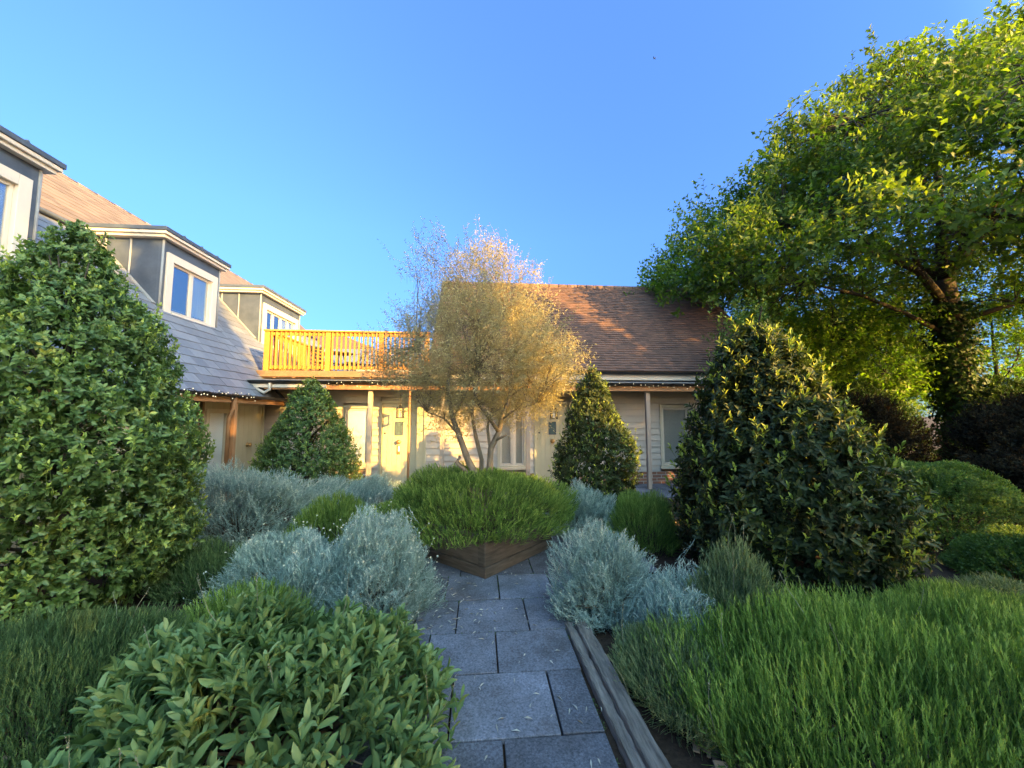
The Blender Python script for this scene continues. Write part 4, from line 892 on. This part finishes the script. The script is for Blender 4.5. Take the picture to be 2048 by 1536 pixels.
def big_tree():
    B = (10.05,7.25,0)
    trunk = [(10.05,7.25,-.1,.42),(10.05,7.22,.8,.36),(9.98,7.2,1.9,.31),(9.9,7.18,3.0,.29),(9.75,7.1,3.9,.27),(9.62,7.05,4.5,.24)]
    ends = [([(9.75,7.1,3.9),(8.9,6.9,4.6),(7.8,6.7,4.85),(6.6,6.6,5.0),(5.6,6.5,5.15)], .15,.035), ([(9.62,7.05,4.5),(9.5,6.9,5.6),(9.4,6.8,6.8),(9.3,6.6,8.2)], .17,.04),
            ([(9.62,7.05,4.5),(10.3,6.8,5.4),(11.2,6.5,6.5),(12.2,6.2,7.8)], .17,.04), ([(9.9,7.18,3.3),(8.8,7.1,3.75),(7.6,6.9,4.05),(6.3,6.8,4.25),(5.2,6.7,4.3)], .085,.02),
            ([(9.62,7.05,4.5),(8.9,7.8,5.6),(8.2,8.6,6.8),(7.6,9.2,7.6)], .12,.03), ([(9.62,7.05,4.5),(9.2,6.0,5.3),(8.6,5.0,6.0),(8.0,4.2,6.4)], .13,.03),
            ([(8.9,6.9,4.6),(8.2,6.5,5.4),(7.3,6.1,6.2),(6.6,5.9,6.9)], .09,.025), ([(9.5,6.9,5.6),(8.7,6.6,6.6),(8.0,6.4,7.6)], .09,.025), ([(7.8,6.7,4.85),(7.0,7.4,5.4),(6.2,8.0,5.8)], .06,.02),
            ([(10.3,6.8,5.4),(11.4,7.6,5.9),(12.8,8.2,6.5)], .11,.03), ([(9.9,7.18,3.6),(10.9,6.8,3.95),(12.2,6.5,4.3),(13.4,6.3,4.6)], .10,.03), ([(10.3,6.8,5.4),(10.8,5.6,6.0),(11.2,4.6,6.6)], .11,.03)]
    T = []; 
    while len(T) < 3100:
        p = rng.uniform([3.4,2.6,3.2],[15.5,11.8,11.2]); x, y, z = p
        dx = (x-10.0)/(6.5 if x < 10 else 5.2); dy = (y-7.1)/4.5; r_ = math.hypot(dx,dy)
        if r_ >= 1: continue
        top = 4.6 + 5.6*(1-r_**.95)*(1+.12*max(0,dx)) + .5*math.sin(x*2.1+y*1.3) + .35*math.sin(y*3.3-x*1.1)
        lo = 3.9 + .3*math.sin(x*1.7+y) + .2*r_ - (.45 if x < 6.5 else 0)
        if z > top or z < lo: continue
        sh = (top-z)
        if sh < 1.05 or (r_ > .84) or rng.random() < .08 or (z < lo+.5 and rng.random() < .14): T.append(p)
    K = 1.6; sc = lambda q: (q[0]*K, q[1]*K, 1.65+(q[2]-1.65)*K)
    trunk = [(*sc(q), q[3]*K*.74) for q in trunk]; trunk[0] = (*trunk[0][:2], -.1, trunk[0][3]); B = (*sc(B)[:2], 0)
    ends = [([sc(q) for q in l], a*K*.62, b*K*.65) for l, a, b in ends]; T = [sc(q) for q in T]
    leaf_tree('tall_tree', 'tall spreading broadleaf tree with an ivy-covered trunk on the right', B, trunk, ends, np.array(T), L_tree, M_bark, 7, .60, .185, .095, 'lobed', (.1,.95), upb=.25, tw=.02, outc=(13.9,10.1,5.3))
    r = thing('ivy', 'dark glossy ivy climbing the trunk of the tall tree', 'ivy', B)
    n_ = 5200; z = rng.uniform(0,5.4,n_); ph = rng.uniform(0,6.283,n_); tz = np.array([q[2] for q in trunk]); 
    cx, cy, cr = (np.interp(z, tz, [q[j] for q in trunk]) for j in (0,1,3)); rr = cr + .04 + rng.uniform(0,1,n_)**2*.36
    out = np.stack([np.cos(ph),np.sin(ph),np.zeros(n_)],1); P = np.stack([cx+out[:,0]*rr, cy+out[:,1]*rr, z],1)
    dd = nrmz(out*.5 + np.array([0,0,-.8]) + rng.normal(0,.45,(n_,3)))
    cloud_mesh('foliage', [cloud(P, dd, out+rng.normal(0,.35,(n_,3)), rng.uniform(.09,.17,n_), rng.uniform(.08,.15,n_), np.clip(rng.normal(.45,.25,n_),0,1), 'lobed')], L_ivy, r)
big_tree()
def bg_tree(label, x, y, h, rad, n, lm, z0=.9, L=.11, W=.065, seed=0, name='background_tree', group='light green trees behind the tall tree', per=6, spray=.36):
    T = []
    while len(T) < n:
        p = rng.uniform(-1,1,3); r_ = np.linalg.norm(p)
        if r_ > 1 or (r_ < .5 and rng.random() < .6): continue
        T.append((x+p[0]*rad*(1+.15*math.sin(3*p[2]+seed)), y+p[1]*rad, z0 + (h-z0)*(p[2]+1)/2))
    tk = [(x,y,-.1,.11),(x+.03,y,h*.3,.09),(x-.02,y+.02,h*.6,.05),(x,y,h*.85,.02)]
    lb = []
    for k in range(9):
        a = k*2.4+seed; zz = h*(.2+.07*k); lb.append(([(x,y,zz),(x+math.cos(a)*rad*.45,y+math.sin(a)*rad*.45,zz+.35),(x+math.cos(a)*rad*.85,y+math.sin(a)*rad*.85,zz+.8)], .035,.01))
    leaf_tree(name, label, (x,y,0), tk, lb, np.array(T), lm, M_bark, per, spray, L, W, 'lobed', (.1,.95), group=group, tw=.009, outc=(x,y,h*.4))
bg_tree('light green tree filling the gap right of the cottage end', 11.4, 14.6, 6.0, 2.6, 400, L_bgt, L=.14, W=.085, seed=1, spray=.5)
bg_tree('light green tree just left of the ivy-clad trunk, lit yellow put into its leaf colour', 15.2, 14.6, 6.0, 2.6, 400, L_bgt, L=.14, W=.085, seed=2, spray=.5)
bg_tree('light green tree right of the ivy-clad trunk at the picture edge', 20., 13.2, 7.0, 3.0, 430, L_bgt, L=.14, W=.085, seed=3, spray=.5)
bg_tree('light green tree behind the big limb, between the bay top and the ivy-clad trunk', 13.4, 13.4, 6.6, 2.6, 420, L_bgt, L=.14, W=.085, seed=6, spray=.5)
bg_tree('grey-green young tree at the right end of the tiled roof', 6.1, 8.1, 4.1, .95, 170, L_mound, .6, .08, .045, seed=4, group=None)
bg_tree('darker green tree far behind the gap beside the ivy-clad trunk', 19., 20.0, 6.4, 4.0, 420, L_tree, L=.2, W=.12, seed=5, spray=.6)

# ------------------------------------------------------------------ woodland behind the camera that shades the garden
def wood(u0, u1, zt, zb, n, dist, label, dep=1.6):
    um = (u0+u1)/2; cx, cy = -sy*um + sx*dist, sx*um + sy*dist
    ax = np.array([-sy, sx]); dp_ = np.array([sx, sy])
    root = thing('shade_tree', label, 'tree', (cx,cy,0), 'trees behind the viewpoint'); T = []
    while len(T) < n:
        a, b, c = rng.uniform(-1,1,3)
        if (abs(a)**2.6 + abs(b)**2.6 + abs(c)**2.6) > 1: continue
        q = np.array([cx,cy]) + ax*a*(u1-u0)/2*1.06 + dp_*b*dep; T.append((q[0],q[1],zb+(zt-zb)*(c+1)/2))
    T = np.array(T); cloud_mesh('crown', [cloud(T, rdir(n), rdir(n), rng.uniform(.26,.50,n), rng.uniform(.22,.40,n), rng.uniform(0,1,n), 'lobed')], L_off, root)
    t = MB(); t.tube([(cx,cy,-.1),(cx,cy,zb+.4),(cx+.1,cy,zb+(zt-zb)*.5),(cx,cy,zb+(zt-zb)*.85)], [.22,.18,.12,.03], 10); t.build('trunk', M_bark, root, True)
DC = 11.
def zc(z, d): return z + TE*(DC - d)           # height of shade wanted d metres out -> crown height at the wood
wood(-8.5,-3.0, zc(5.0,-9.5), .1, 6200, DC, 'dense tree behind the viewpoint, far left')
wood(-4.2,1.3, zc(4.9,-10), .1, 7400, DC, 'tall dense tree behind the viewpoint, left of the middle')
wood(.8,2.9, zc(6.1,-10), .1, 3400, DC, 'thin-crowned tall tree behind the viewpoint')
wood(2.6,3.4, zc(2.4,-9.5), 1.0, 620, DC+1, 'narrow tree behind the viewpoint')
wood(3.2,3.8, zc(.25,-8), .6, 600, DC, 'low dense tree behind the viewpoint beside the lowest')
wood(3.8,4.5, zc(.85,-3.2), .6, 500, DC, 'rounded low tree behind the viewpoint between two higher ones')
wood(5.45,6.4, 3.1, .6, 500, DC, 'small bushy tree behind the viewpoint under a gap of sky')
wood(4.4,5.55, 4.75, .6, 850, DC, 'lowest dense tree behind the viewpoint with clear sky above')
wood(6.6,9.7, zc(6.9,-7.5), .8, 4600, DC, 'high-crowned tree behind the viewpoint')
wood(9.7,11.8, zc(3.9,-6.0), .8, 2100, DC, 'broad dense tree behind the viewpoint on the right')
wood(11.6,15.6, 12.0, .8, 4200, DC, 'tallest tree behind the viewpoint at the far right')
